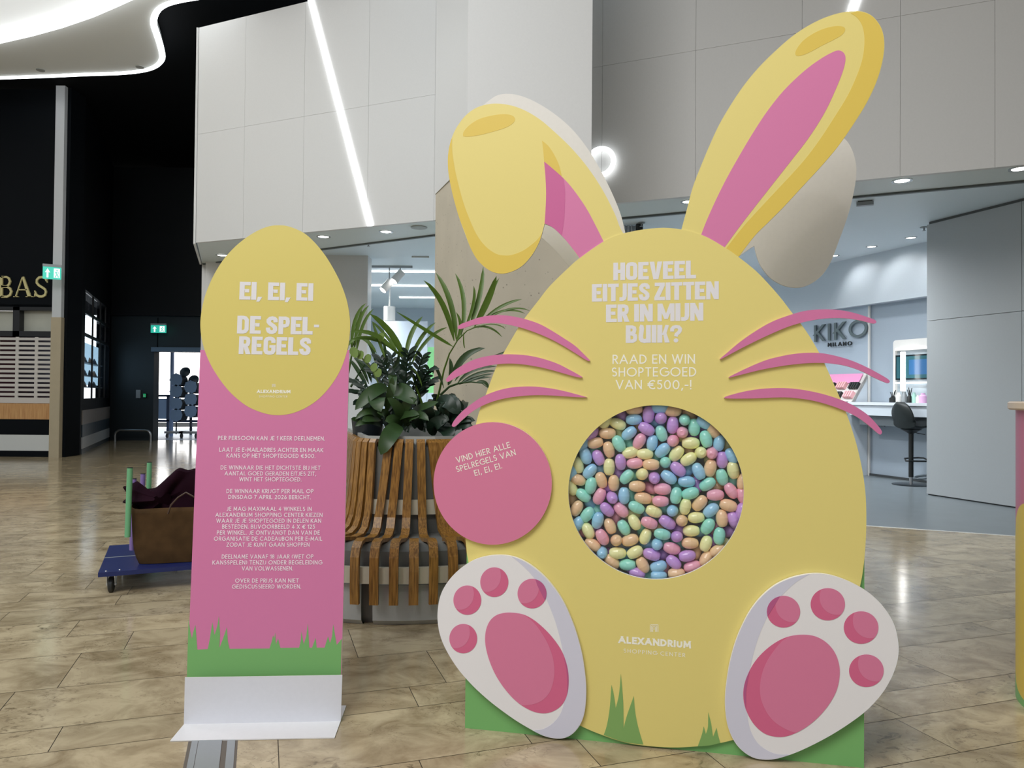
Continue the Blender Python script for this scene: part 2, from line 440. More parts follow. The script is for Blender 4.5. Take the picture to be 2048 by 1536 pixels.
def stroke_polys(pts, t, cap=True):
    """turns a centre line into quads; splits at sharp corners"""
    out = []; run = [Vector(pts[0])]
    runs = []
    for i in range(1, len(pts)):
        p = Vector(pts[i])
        if (p - run[-1]).length < 1e-6: continue
        if len(run) >= 2:
            a = (run[-1] - run[-2]).normalized(); b = (p - run[-1]).normalized()
            if a.dot(b) < 0.45:
                runs.append(run); run = [run[-1].copy()]
        run.append(p)
    runs.append(run)
    for r in runs:
        if len(r) < 2: continue
        closed = (r[0] - r[-1]).length < 1e-5
        if cap and not closed:
            r[0] = r[0] - (r[1] - r[0]).normalized() * t / 2
            r[-1] = r[-1] + (r[-1] - r[-2]).normalized() * t / 2
        L, R = [], []
        n = len(r)
        for i in range(n):
            if closed and i in (0, n - 1): a = r[n - 1] - r[n - 2]; b = r[1] - r[0]
            else:
                a = r[i] - r[i - 1] if i > 0 else r[1] - r[0]
                b = r[i + 1] - r[i] if i < n - 1 else r[-1] - r[-2]
            a.normalize(); b.normalize(); d = (a + b).normalized()
            nn = Vector((-d.y, d.x)); c = max(0.5, nn.dot(Vector((-a.y, a.x))))
            L.append(r[i] + nn * t / 2 / c); R.append(r[i] - nn * t / 2 / c)
        for i in range(n - 1): out.append([R[i], R[i + 1], L[i + 1], L[i]])
    return out
def layout(s, font, t=0.12, gap=None, space=None):
    polys = []; x = 0; lv = []
    if font == 'sans':
        gap = 0.17 if gap is None else gap; space = 0.42 if space is None else space
        for ch in s:
            if ch == ' ': x += space; continue
            w, strokes = SANS[ch]
            for si_, st in enumerate(strokes):
                n0 = len(polys)
                q = [(x + t / 2 + p[0], t / 2 + p[1] * (1 - t)) for p in st]
                d = not (abs(q[0][0] - q[-1][0]) < 1e-6 or abs(q[0][1] - q[-1][1]) < 1e-6) and len(q) == 2
                if d:
                    # diagonal: end cut level with the line of writing
                    a, b = (Vector(q[0]), Vector(q[1])); dv = (b - a)
                    k = t / 2 / max(abs(dv.y), 1e-3); a2 = a - dv * k; b2 = b + dv * k
                    hw = min(t / 2 * dv.length / max(abs(dv.y), 1e-3), t * 1.1); o = Vector((hw, 0))
                    polys.append([a2 - o, a2 + o, b2 + o, b2 - o])
                else: polys += stroke_polys(q, t, cap=len(q) == 2)
                lv += [si_] * (len(polys) - n0)
            x += w + t + gap
        return polys, x - gap, lv
    gap = 0.035 if gap is None else gap; space = 0.2 if space is None else space
    for ch in s:
        if ch == ' ': x += space; continue
        w, ps, ss = BLOCK[ch]
        for j_, p in enumerate(ps): polys.append([Vector((x + a, b)) for a, b in p]); lv.append(j_)
        for j_, (p, tt) in enumerate(ss):
            n0 = len(polys); polys += stroke_polys([(x + a, b) for a, b in p], tt, cap=False); lv += [len(ps) + j_] * (len(polys) - n0)
        x += w + gap
    return polys, x - gap, lv
def text(name, pl, k, lines, matl, parent=None, depth=0.0):
    """lines: (string, font, x0, y0, x1, y1, cap height in px, weight[, gap, space]) with the baseline in photo pixels"""
    mb = MB()
    for ln in lines:
        s, font, x0, y0, x1, y1, hp, t = ln[:8]
        polys, W, lv = layout(s, font, t, *ln[8:])
        a = Vector(pl.uv(x0, y0, k)); b = Vector(pl.uv(x1, y1, k))
        ex = (b - a); sx = ex.length / W; ex.normalize(); ey = Vector((-ex.y, ex.x))
        xm, ym = (x0 + x1) / 2, (y0 + y1) / 2
        dx, dy = x1 - x0, y1 - y0; dl = math.hypot(dx, dy)
        hh = (Vector(pl.uv(xm + dy / dl * hp, ym - dx / dl * hp, k)) - Vector(pl.uv(xm, ym, k))).length
        for p, l_ in zip(polys, lv):
            q = [a + ex * (v[0] * sx) + ey * (v[1] * hh) for v in p]
            if area2(q) < 0: q = q[::-1]
            pts = [pl.w(v.x, v.y, k + l_ * 6e-5) for v in q]
            if depth: mb.slab(pts, -pl.n * depth)
            else: mb.add(pts, [tuple(range(len(pts)))])
    if depth: return mb.build(name, matl, parent)
    me = bpy.data.meshes.new(name); me.from_pydata([tuple(v) for v in mb.v], [], mb.f); me.materials.append(matl)
    o = bpy.data.objects.new(name, me); COL.objects.link(o)
    if parent is not None:
        o.parent = parent; o.matrix_parent_inverse = parent.matrix_world.inverted()
    return o

# ================================================================== the setting
# ---- floor of limestone slabs laid in courses of two heights
U1 = Vector((4526, 1500)).normalized()          # along the courses
U2 = Vector((-U1.y, U1.x))                      # across them
def floor_mat():
    m = bpy.data.materials.new('polished_limestone'); m.use_nodes = True
    nt = m.node_tree; b = nt.nodes['Principled BSDF']; L = nt.links.new
    t = nt.nodes.new('ShaderNodeTexCoord'); at_ = nt.nodes.new('ShaderNodeAttribute'); at_.attribute_name = 'tile'
    off = nt.nodes.new('ShaderNodeVectorMath'); off.operation = 'MULTIPLY_ADD'
    off.inputs[1].default_value = (37, 37, 37); L(at_.outputs['Color'], off.inputs[0]); L(t.outputs['Object'], off.inputs[2])
    mp = nt.nodes.new('ShaderNodeMapping'); mp.inputs['Rotation'].default_value = (0, 0, -0.32); mp.inputs['Scale'].default_value = (1, 1.35, 1)
    L(off.outputs[0], mp.inputs[0])
    n1 = nt.nodes.new('ShaderNodeTexNoise'); n1.inputs['Scale'].default_value = 4.2; n1.inputs['Detail'].default_value = 8; n1.inputs['Roughness'].default_value = .62; n1.inputs['Distortion'].default_value = .7
    L(mp.outputs[0], n1.inputs['Vector'])
    n2 = nt.nodes.new('ShaderNodeTexNoise'); n2.inputs['Scale'].default_value = 13; n2.inputs['Detail'].default_value = 9; n2.inputs['Roughness'].default_value = .7; n2.inputs['Distortion'].default_value = 1.6
    L(mp.outputs[0], n2.inputs['Vector'])
    r1 = nt.nodes.new('ShaderNodeValToRGB')
    e = r1.color_ramp.elements
    e[0].position = .32; e[0].color = rgb(152, 133, 102); e[1].position = .60; e[1].color = rgb(204, 186, 152)
    L(n1.outputs['Fac'], r1.inputs[0])
    r2 = nt.nodes.new('ShaderNodeValToRGB'); e = r2.color_ramp.elements
    e[0].position = .33; e[0].color = (.34, .31, .29, 1); e[1].position = .46; e[1].color = (1, 1, 1, 1)
    L(n2.outputs['Fac'], r2.inputs[0])
    n3 = nt.nodes.new('ShaderNodeTexNoise'); n3.inputs['Scale'].default_value = 1.6; n3.inputs['Detail'].default_value = 2
    L(mp.outputs[0], n3.inputs['Vector'])
    r3 = nt.nodes.new('ShaderNodeMapRange'); r3.inputs[1].default_value = .42; r3.inputs[2].default_value = .62
    L(n3.outputs['Fac'], r3.inputs[0])
    mx = nt.nodes.new('ShaderNodeMix'); mx.data_type = 'RGBA'; mx.blend_type = 'MULTIPLY'
    L(r3.outputs[0], mx.inputs[0]); L(r1.outputs[0], mx.inputs[6]); L(r2.outputs[0], mx.inputs[7])
    n4 = nt.nodes.new('ShaderNodeTexNoise'); n4.inputs['Scale'].default_value = 7.5; n4.inputs['Detail'].default_value = 4; n4.inputs['Distortion'].default_value = 2.2
    L(mp.outputs[0], n4.inputs['Vector'])
    a4 = nt.nodes.new('ShaderNodeMath'); a4.operation = 'SUBTRACT'; a4.inputs[1].default_value = .5; L(n4.outputs['Fac'], a4.inputs[0])
    b4 = nt.nodes.new('ShaderNodeMath'); b4.operation = 'ABSOLUTE'; L(a4.outputs[0], b4.inputs[0])
    c4_ = nt.nodes.new('ShaderNodeMapRange'); c4_.inputs[1].default_value = .002; c4_.inputs[2].default_value = .011; c4_.inputs[3].default_value = .55; c4_.inputs[4].default_value = 0
    L(b4.outputs[0], c4_.inputs[0])
    n5 = nt.nodes.new('ShaderNodeTexNoise'); n5.inputs['Scale'].default_value = 4.0; L(mp.outputs[0], n5.inputs['Vector'])
    m5 = nt.nodes.new('ShaderNodeMapRange'); m5.inputs[1].default_value = .50; m5.inputs[2].default_value = .60; L(n5.outputs['Fac'], m5.inputs[0])
    p5 = nt.nodes.new('ShaderNodeMath'); p5.operation = 'MULTIPLY'; L(c4_.outputs[0], p5.inputs[0]); L(m5.outputs[0], p5.inputs[1])
    mv = nt.nodes.new('ShaderNodeMix'); mv.data_type = 'RGBA'; mv.inputs[7].default_value = rgb(96, 82, 60)
    L(p5.outputs[0], mv.inputs[0]); L(mx.outputs[2], mv.inputs[6])
    sp = nt.nodes.new('ShaderNodeSeparateColor'); L(at_.outputs['Color'], sp.inputs[0])
    mr = nt.nodes.new('ShaderNodeMapRange'); mr.inputs[3].default_value = .86; mr.inputs[4].default_value = 1.06
    L(sp.outputs[0], mr.inputs[0])
    hs = nt.nodes.new('ShaderNodeHueSaturation'); L(mr.outputs[0], hs.inputs['Value']); L(mv.outputs[2], hs.inputs['Color'])
    L(hs.outputs[0], b.inputs['Base Color'])
    rr = nt.nodes.new('ShaderNodeMapRange'); rr.inputs[3].default_value = .19; rr.inputs[4].default_value = .09
    L(n1.outputs['Fac'], rr.inputs[0]); L(rr.outputs[0], b.inputs['Roughness'])
    bp = nt.nodes.new('ShaderNodeBump'); bp.inputs['Strength'].default_value = .06; bp.inputs['Distance'].default_value = .01
    L(n1.outputs['Fac'], bp.inputs['Height']); L(bp.outputs[0], b.inputs['Normal'])
    return m
rnd = random.Random(11)
vs, fs, cols = [], [], []
g = 0.0016
courses = []
n = 2.415; hs_ = [.232, .453, .22, .44, .46]
for h in hs_: courses.append((n, n + h)); n += h
while n < 30:
    h = rnd.choice([.45, .225, .45, .3]); courses.append((n, n + h)); n += h
n = 2.415
while n > -4:
    h = rnd.choice([.45, .225, .45, .3]); courses.append((n - h, n)); n -= h
for c0, c1 in courses:
    x = -16 + rnd.random()
    while x < 16:
        w = rnd.choice([.6, .75, .9, 1.1, 1.3])
        q = [(x + g, c0 + g), (x + w - g, c0 + g), (x + w - g, c1 - g), (x + g, c1 - g)]
        b = len(vs)
        for a, d in q:
            p = U1 * a + U2 * d; vs.append((p.x, p.y, 0.0))
        fs.append((b, b + 1, b + 2, b + 3)); cols.append((rnd.random(), rnd.random(), rnd.random(), 1))
        x += w
b = len(vs)
vs += [(-20, -6, -.002), (20, -6, -.002), (20, 32, -.002), (-20, 32, -.002)]
fs.append((b, b + 1, b + 2, b + 3)); cols.append((0, 0, 0, 1))
me = bpy.data.meshes.new('floor'); me.from_pydata(vs, [], fs)
ca = me.color_attributes.new('tile', 'FLOAT_COLOR', 'CORNER')
for p in me.polygons:
    for li in p.loop_indices: ca.data[li].color = cols[p.index]
me.materials.append(floor_mat()); me.materials.append(mat('dark_grout', rgb(70, 62, 50), .8))
me.polygons[-1].material_index = 1
fo = bpy.data.objects.new('floor', me); COL.objects.link(fo); setting(fo)

# ---- shopfront line: Y = 7.68 - .425 (X - 3.6)
def sf(X, off=0): return Vector((X + off * .391, 7.68 - .425 * (X - 3.6) + off * .92, 0))
def sfpx(x, y):
    d = ray(x, y); t = (9.21) / (d.y + .425 * d.x); return CAM + d * t
shop_fl = [(sf(-4.9)), sf(9), Vector((9, 24, 0)), Vector((-6, 24, 0))]
M_shopfl = mat('grey_shop_floor', rgb(118, 126, 130), .28, noise=(3.5, .16))
setting(MB().prism([(p.x, p.y) for p in shop_fl], -.01, .003).build('floor_shop', M_shopfl))
setting(MB().slab([sf(-4.9) + Vector((0, 0, .004)), sf(9) + Vector((0, 0, .004)), sf(9, -.03) + Vector((0, 0, .004)), sf(-4.9, -.03) + Vector((0, 0, .004))], (0, 0, -.006)).build('trim_1', mat('threshold_strip', rgb(225, 225, 220), .4)))

# panelled upper wall with joints in the material-free way: separate slabs with fine gaps
Zs, Zt, Zj = 3.55, 6.8, 5.18
def upx(x): return sfpx(x, 400).x
xl = upx(393)
strip_b, strip_t = sfpx(740, 450), sfpx(622, 0)
joints = [xl, upx(487), upx(606), upx(735), upx(868), upx(1030), upx(1203), upx(1390), upx(1603), upx(1800), upx(1990), 7.5, 9]
mb = MB()
gp = .0025
for i in range(len(joints) - 1):
    a, c = joints[i] + gp / 2, joints[i + 1] - gp / 2
    for z0, z1 in ((Zs - .004, Zj - gp / 2), (Zj + gp / 2, Zt)):
        mb.slab([sf(a) + Vector((0, 0, z0)), sf(c) + Vector((0, 0, z0)), sf(c) + Vector((0, 0, z1)), sf(a) + Vector((0, 0, z1))], sf(0, .06) - sf(0))
mb.slab([sf(xl, .02) + Vector((.02, 0, Zs + .01)), sf(9, .02) + Vector((0, 0, Zs + .01)), sf(9, .02) + Vector((0, 0, Zt)), sf(xl, .02) + Vector((.02, 0, Zt))], sf(0, .1) - sf(0))
setting(mb.build('wall_back', M_wall))
# left return of the shopfront block
iL = fl(404, 527, Zs); iM = fl(866, 469, Zs); iR = fl(1708, 392, Zs); iE = fl(2048, 360, Zs); iE = iE + (iE - iR) * 2.0
setting(MB().slab([sf(xl, .002) + Vector((-.006, 0, Zs - .02)), Vector((iL.x - .006, iL.y, Zs - .02)), Vector((iL.x - .006, iL.y, Zt)), sf(xl, .002) + Vector((-.006, 0, Zt))], (-.03, -.01, 0)).build('wall_left', M_wall))
setting(MB().slab([Vector((iL.x, iL.y, 0)), Vector((at(412, 700, 19.8).x, 19.8, 0)), Vector((at(412, 700, 19.8).x, 19.8, Zt)), Vector((iL.x, iL.y, Zt))], (.12, .04, 0)).build('wall_left_side', M_wall))
# soffit over the entrance
sof = [sf(xl + .012, .012), sf(9, .012), Vector((iE.x, iE.y, 0)), Vector((iR.x, iR.y, 0)), Vector((iM.x, iM.y, 0)), Vector((iL.x, iL.y, 0))]
M_sof = mat('soffit_white', rgb(208, 216, 214), .4)
setting(MB().prism([(p.x, p.y) for p in sof], Zs - .0, Zs + .05).build('ceiling_soffit', M_sof))
# dark slot behind the soffit and shop ceiling
Zc = 3.7
mb = MB()
inner = [Vector((p.x, p.y, 0)) for p in (iL, iM, iR, iE)]
for a, c in zip(inner, inner[1:]):
    mb.slab([a + Vector((0, .01, Zs - .02)), c + Vector((0, .01, Zs - .02)), c + Vector((0, .01, Zs + .04)), a + Vector((0, .01, Zs + .04))], (0, .05, 0))
setting(mb.build('trim_2', mat('shutter_guide', rgb(96, 104, 106), .5)))
cp = inner + [Vector((10, 24, 0)), Vector((-7.6, 24, 0))]
setting(MB().prism([(p.x, p.y + .05) for p in cp], Zc, Zc + .06).build('ceiling_shop', mat('shop_ceiling', rgb(214, 224, 228), .5)))

# left partition, right pier
pa, pb = fl(404, 530, 3.65), at(736, 511, 13.0)
pl_edge = Vector((pb.x, pb.y, 0))
setting(MB().slab([Vector((-5.3, 12.9, 0)), pl_edge, pl_edge + Vector((0, 0, 3.7)), Vector((-5.3, 12.9, 3.7))], (0, .35, 0)).build('wall_partition', M_wall))
q0 = fl(1853.4, 990); dirw = (fl(2028, 1016.5) - q0); q1 = q0 + dirw * 2.6
mb = MB()
jt = q0 + dirw * 1.08
for a, c in ((q0, jt - dirw.normalized() * .003), (jt + dirw.normalized() * .003, q1)):
    mb.slab([a + Vector((0, 0, .02)), c + Vector((0, 0, .02)), c + Vector((0, 0, 2.35)), a + Vector((0, 0, 2.35))], (.3, .1, 0))
    mb.slab([a + Vector((0, 0, 2.356)), c + Vector((0, 0, 2.356)), c + Vector((0, 0, 3.66)), a + Vector((0, 0, 3.66))], (.3, .1, 0))
setting(mb.build('wall_right', mat('grey_wall_panel', rgb(172, 177, 180), .4)))
setting(MB().slab([q0 + Vector((.03, 0, 3.66)), q1 + Vector((.03, 0, 3.66)), q1 + Vector((.03, 0, 3.7)), q0 + Vector((.03, 0, 3.7))], (.3, .1, 0)).build('trim_3', mat('shadow_gap', rgb(96, 100, 102), .6)))
setting(MB().slab([q0 + Vector((.02, 0, .0)), q1 + Vector((.02, 0, 0)), q1 + Vector((.02, 0, .03)), q0 + Vector((.02, 0, .03))], (.27, .1, 0)).build('baseboard_right', M_dgrey))
# shop side wall with the name on it, and back wall
W0 = Vector((6.4, 11.6, 0)); WD = Vector((-.36, 1, 0)).normalized(); WN = Vector((-WD.y, WD.x, 0)) ; WN = WN if WN.x < 0 else -WN
def wp(x, y=700, off=0.0):
    """point where the sight line through a pixel meets the shop side wall"""
    o = W0 + WN * off; d = ray(x, y); t = (o - CAM).dot(WN) / d.dot(WN); return CAM + d * t
M_shopw = mat('shop_wall', rgb(176, 190, 204), .45)
M_shopw2 = mat('shop_wall_grey', rgb(160, 172, 184), .45)
Pj = wp(1739); Pl = W0 + WD * 10
def wallrun(a, c, z0, z1, th, m, name):
    a = Vector((a.x, a.y, z0)); c = Vector((c.x, c.y, z0)); up = Vector((0, 0, z1 - z0))
    return setting(MB().slab([a, c, c + up, a + up], -WN * th).build(name, m))
wallrun(Pj, Pl, 0, 3.0, .1, M_shopw, 'wall_shop_side')
wallrun(W0 - WD * 3 - WN * .03, Pj - WN * .03, 0, 3.0, .1, M_shopw2, 'wall_shop_station')
wallrun(W0 - WD * 3 + WN * .12, Pl + WN * .12, 2.87, 3.7, .25, M_shelf, 'wall_bulkhead')
setting(MB().box((Pj.x + WN.x * .005, Pj.y, 1.43), (.03, .03, 2.86), math.atan2(WD.y, WD.x)).build('trim_4', M_white))
wallrun(W0 - WD * 3 + WN * .01, Pj + WN * .01, 0, .04, .02, M_dgrey, 'baseboard_shop')
setting(MB().box((-.6, 21, 1.85), (14.6, .2, 3.7)).build('wall_shop_rear', mat('rear_wall', rgb(176, 188, 200), .5)))

# unseen slab added over the right side to cut sky light on the wall
setting(MB().box((6.6, 1.0, 7.2), (12.0, 13.0, .2)).build('ceiling_sky_blocker', mat('sky_blocker_grey', rgb(120, 122, 124), .7)))

setting(MB().box((7.6, -1.0, 3.5), (.2, 14.0, 7.0)).build('wall_sky_blocker', mat('sky_blocker_dark', rgb(88, 92, 96), .6)))  # out-of-view dark wall, added to block world light from the right

# ---- left: dark upper hall
Yb, Yf = 20.0, 14.7
def atz(x, z, Y):   # world x of a pixel column at depth Y
    return at(x, 700, Y).x
bL, bDoor = atz(222, 0, Yb), at(307, 780, Yb).x
mb = MB()
mb.box(((bL - .4 + bDoor) / 2, Yb + .15, 3.65), (bDoor - bL + .4, .3, 7.3))
mb.box((bDoor + 2.2, Yb + .15, 4.84), (4.4, .3, 4.94))
mb.box((bDoor + 3.9, Yb + .15, 1.2), (1.4, .3, 2.4))
setting(mb.build('wall_far', M_anth))
setting(MB().box(((bL + bDoor) / 2 + 2, Yb - .06, 5.3), (bDoor - bL + 6.6, .1, 3.95)).build('wall_far_upper', mat('anthracite_upper', rgb(27, 30, 33), .35, spec=.4, noise=(.6, .25))))
# joints of the far wall: thin battens
setting(MB().box((at(316, 640, Yb).x, Yb - .0, 2.85), (.02, .03, .85)).build('trim_5', M_black))
setting(MB().box(((bDoor + 1.6), Yb - .02, 2.43), (3.3, .1, .12)).build('trim_6', mat('door_head', rgb(90, 110, 130), .4)))
# angled side wall with shop window
sA, sB = Vector((at(159, 700, 15.2).x, 15.2, 0)), Vector((bL, Yb, 0))
def sidebox(t0, t1, z0, z1, m, name, th=.1, out=0.0):
    a = sA.lerp(sB, t0); c = sA.lerp(sB, t1); nn = Vector((sB.y - sA.y, -(sB.x - sA.x), 0)).normalized()
    a = a + nn * out; c = c + nn * out; up = Vector((0, 0, z1 - z0)); a = a + Vector((0, 0, z0)); c = c + Vector((0, 0, z0))
    return MB().slab([a, c, c + up, a + up], -nn * th).build(name, m)
M_sgrey = mat('band_grey', rgb(158, 150, 146), .3); M_sblue = mat('band_blue', rgb(58, 74, 88), .3); M_sw = mat('band_white', rgb(196, 200, 204), .3)
setting(sidebox(0, 1, 3.45, 7.3, M_black, 'wall_left_upper', .3))
setting(sidebox(0, .12, 0, 3.45, M_black, 'wall_left_pier', .3)); setting(sidebox(.93, 1, 0, 3.45, M_black, 'wall_left_end', .3))
setting(sidebox(.1, .95, .86, 1.14, M_black, 'wall_left_sill'))
setting(sidebox(.08, .96, .60, .90, M_sgrey, 'trim_7', .3, .02)); setting(sidebox(.08, .96, .34, .60, M_sblue, 'trim_8', .3, .02))
setting(sidebox(.08, .96, .10, .34, M_sw, 'trim_9', .3, .02)); setting(sidebox(.08, .96, 0, .10, M_sblue, 'trim_10', .3, .01))
# black pier and white column, front of the closed shop
cL, cR = at(103, 850, Yf).x, at(121, 850, Yf).x
setting(MB().box(((cR + sA.x) / 2, 15.0, 3.65), (sA.x - cR + .02, .5, 7.3)).build('wall_pier', M_black))
col_o = MB().box(((cL + cR) / 2, Yf + .1, 5.02), (cR - cL, .3, 4.56)).box(((cL + cR) / 2, Yf + .1, 1.37), (cR - cL + .02, .32, 2.74), mi=1).build('column', [mat('column_white', rgb(200, 204, 208), .5), mat('sandstone', rgb(176, 164, 138), .5, noise=(6, .08))])
tag(col_o, 'slim square column, white above and sandstone below, beside the closed shop', 'column')
xw0 = cL - 5.0
setting(MB().box(((xw0 + cL) / 2, Yf + .25, 5.13), (cL - xw0, .2, 4.34)).build('wall_front', M_black))
M_fr = mat('black_frame', rgb(16, 20, 24), .4)
zf = lambda y: H + (780.5 - y) / F * Yf
mb = MB()
for y0, y1 in ((606, 618), (660, 671)): mb.box(((xw0 + cL) / 2, Yf + .22, (zf(y0) + zf(y1)) / 2), (cL - xw0, .14, zf(y0) - zf(y1)))
for x in (22, 108, -60, -150): mb.box((at(x, 640, Yf).x, Yf + .22, (zf(606) + zf(671)) / 2), (.13, .14, zf(606) - zf(671)))
setting(mb.build('window_1', M_fr))
setting(MB().box(((xw0 + cL) / 2, Yf + .33, (zf(618) + zf(660)) / 2), (cL - xw0, .04, zf(618) - zf(660))).build('window_2', mat('window_blind', rgb(188, 190, 178), .35, noise=(2.0, .2))))
for i, (y0, y1, m) in enumerate(((806, 838, M_wood2), (838, 869, M_black), (869, 901, mat('plinth_white', rgb(205, 208, 206), .4)), (901, 913.6, M_black))):
    setting(MB().box(((xw0 + cL) / 2, Yf + .2, (zf(y0) + zf(y1)) / 2), (cL - xw0 - .01, .3, zf(y0) - zf(y1) - .002)).build('trim_%d' % (11 + i), m))
# dark interior behind the grille
setting(MB().box(((xw0 + cL - .9) / 2, Yf + 1.6, 1.7), (cL - .9 - xw0, .1, 1.9)).box((cL - .9, Yf + .98, 1.7), (.05, 1.3, 1.9)).build('wall_closed_shop', mat('shop_dark_red', rgb(90, 34, 50), .5, noise=(1.2, .7))))

# roller grille: slats with slots
gr = empty('roller_grille', (cL - .9, Yf + .2, zf(806)), label='white slatted roller grille pulled down over the closed shop', cat='shutter')
rail = MB(); ty, by = 672, 806
for k in range(14):
    y = 676 + k * 9.35
    rail.box(((xw0 + cL) / 2, Yf + .15, zf(y)), (cL - xw0 - .02, .03, .052))
rail.box(((xw0 + cL) / 2, Yf + .15, zf(800)), (cL - xw0 - .02, .035, .11))
rail.build('slats', mat('grille_white', rgb(202, 198, 192), .35), gr)
ties = MB()
for x in (24, 63, 102, -15, -55, -95): ties.box((at(x, 740, Yf).x, Yf + .15, (zf(ty) + zf(by)) / 2), (.06, .025, zf(ty) - zf(by)))
ties.build('slat_links', mat('grille_white', rgb(202, 198, 192), .35), gr)

# ceilings of the hall: black slab and the curved white one with glowing edges
setting(MB().box((-8, 15.5, 7.38), (12, 17, .12)).build('ceiling_dark', M_black2))
Zl = 7.0
def cpts(px, z): return [fl(x, y, z) for x, y in px]
edge_px = [(-120, 158), (0, 155), (90, 152), (180, 148), (240, 146), (285, 141), (312, 132), (324, 118), (322, 98), (314, 72), (307, 48), (312, 26), (330, 10), (360, 1), (400, -6), (460, -18), (540, -40)]
e = cpts(edge_px, Zl)
e = [Vector(p) for p in smoothpoly([(p.x, p.y) for p in e], 4)[:-8]]
poly = [(p.x, p.y) for p in e] + [(e[-1].x - .5, 3.0), (-16, 3.0), (-16, e[0].y)]
setting(MB().prism(poly, Zl, Zl + .25).build('ceiling', mat('ceiling_light_grey', rgb(236, 238, 236), .6)))
mb = MB(); epts = [Vector((p.x, p.y, Zl + .02)) for p in e[3:]]
mb.tube(epts, .05, 8)
ls = mb.build('light_strip', M_led, smooth=True)
tag(ls, 'glowing white strip light following the curved edge of the grey ceiling', 'light')
in_px = [(-60, 88), (0, 74), (60, 60), (120, 43), (180, 22), (230, 0), (290, -28)]
ii = [Vector((p.x, p.y, Zl - .06)) for p in cpts(in_px, Zl - .06)]
mb = MB().tube(ii, .09, 8)
tag(mb.build('light_strip', glow('cove_strip', (.95, .98, 1, 1), 2.4), smooth=True), 'broad glowing cove band curving across the top left ceiling', 'light')
# raised white tray, faint glow in its material stands in for cove light
tr = [(p.x, p.y) for p in ii] + [(ii[-1].x - 2, 4.0), (-15, 4.0), (-15, ii[0].y)]
setting(MB().prism(tr, Zl - .02, Zl - .005).build('ceiling_tray', mat('cove_white_glow', rgb(240, 242, 240), .6, emit=(.95, .98, 1, 1), es=.35)))
for i, (x, y) in enumerate(((27, 17), (81, 141), (280, 135))):
    p = fl(x, y, Zl - .015)
    tag(MB().lathe([(0, 0), (.07, 0), (.07, .02), (0, .02)], p, 20).build('ceiling_speaker', mat('speaker_grille', rgb(165, 168, 166), .6)),
        ['small round grey ceiling speaker inside the bright cove', 'small round grey ceiling speaker near the left glowing edge', 'small round grey ceiling speaker beside the curve of the strip light'][i], 'speaker')

# ================================================================== bunny display
bl, br = fl(930, 1456), fl(1728, 1536)
BP = Plane(bl, br - bl, (0, 0, 1))
BW = (br - bl).length
bun = empty('bunny_display', (bl + br) / 2, label='giant yellow bunny display with one drooping ear, standing on the hall floor', cat='display')
def bp(name, k, px, m, parent=bun, t=.012, edge=M_edge, sub=4, sharp=(), holes=None):
    lp = smoothpoly(px, sub, sharp) if sub else px
    return plate(name, BP, k, [lp] + (holes or []), t, m, parent, edge)
EGG = [(1302, 457), (1350, 457), (1404, 470), (1449, 494.5), (1476.7, 513.8), (1512, 542), (1542.7, 574), (1564, 599), (1580, 620), (1602, 648), (1620, 674), (1637.5, 704), (1649.6, 728), (1677.3, 790), (1693, 827), (1705, 862), (1716, 900), (1726, 948), (1731.5, 994), (1732.7, 1040), (1731.5, 1080), (1728, 1125), (1720, 1173), (1700, 1245), (1664, 1325), (1610, 1398), (1545, 1450), (1500, 1470), (1462, 1481), (1439.5, 1486), (1395, 1492.6), (1342, 1495), (1286.6, 1491), (1247, 1484), (1207, 1471), (1162, 1452), (1095, 1415), (1030, 1350), (985, 1278), (955, 1200), (938, 1130), (932, 1090), (929.5, 1040), (931, 980), (938, 915), (951.8, 848), (960.6, 817), (972, 788), (992, 735), (1008.4, 704), (1036.8, 655), (1049.5, 636), (1077.5, 600), (1099.6, 572), (1138.5, 534), (1159.5, 516), (1207, 483), (1246, 467)]
HOLE = ell(1312.2, 984.7, 175.6, 174.2, 96)
body = bp('belly_panel', .014, EGG, M_yel, holes=[HOLE])
# green box the panel stands in front of
gb = MB()
hB = BP.uv(1728, 1045)[1]
hole_uv = [BP.uv(x, y, 0) for x, y in ell(1312, 985, 186, 185, 64)]
D = .46
gm = flatmesh('box_front', [[(0, 0), (BW, 0), (BW, hB), (0, hB)]], .012)
for v in gm.vertices: v.co = BP.o - BP.n * .006 + BP.mat().to_3x3() @ v.co
# box made of front strips around the window so the eggs stay visible
u0, v0 = BP.uv(1312.2 - 190, 985 + 188); u1, v1 = BP.uv(1312.2 + 190, 985 - 188)
def bq(mb, ua, va, ub, vb, k0, k1, mi=0):
    mb.slab([BP.w(ua, va, k0), BP.w(ub, va, k0), BP.w(ub, vb, k0), BP.w(ua, vb, k0)], BP.n * (k1 - k0), mi)
bpy.data.meshes.remove(gm)
bq(gb, 0, 0, u0, hB, -.012, 0); bq(gb, u1, 0, BW, hB, -.012, 0); bq(gb, u0, 0, u1, v0, -.012, 0)
bq(gb, 0, 0, .012, hB, -D, -.012); bq(gb, BW - .012, 0, BW, hB, -D, -.012)
bq(gb, .012, 0, BW - .012, hB, -D - .012, -D)
bq(gb, .012, hB - .012, u0, hB, -D, -.012); bq(gb, u1, hB - .012, BW - .012, hB, -D, -.012)
gb.build('grass_box', M_green, bun)
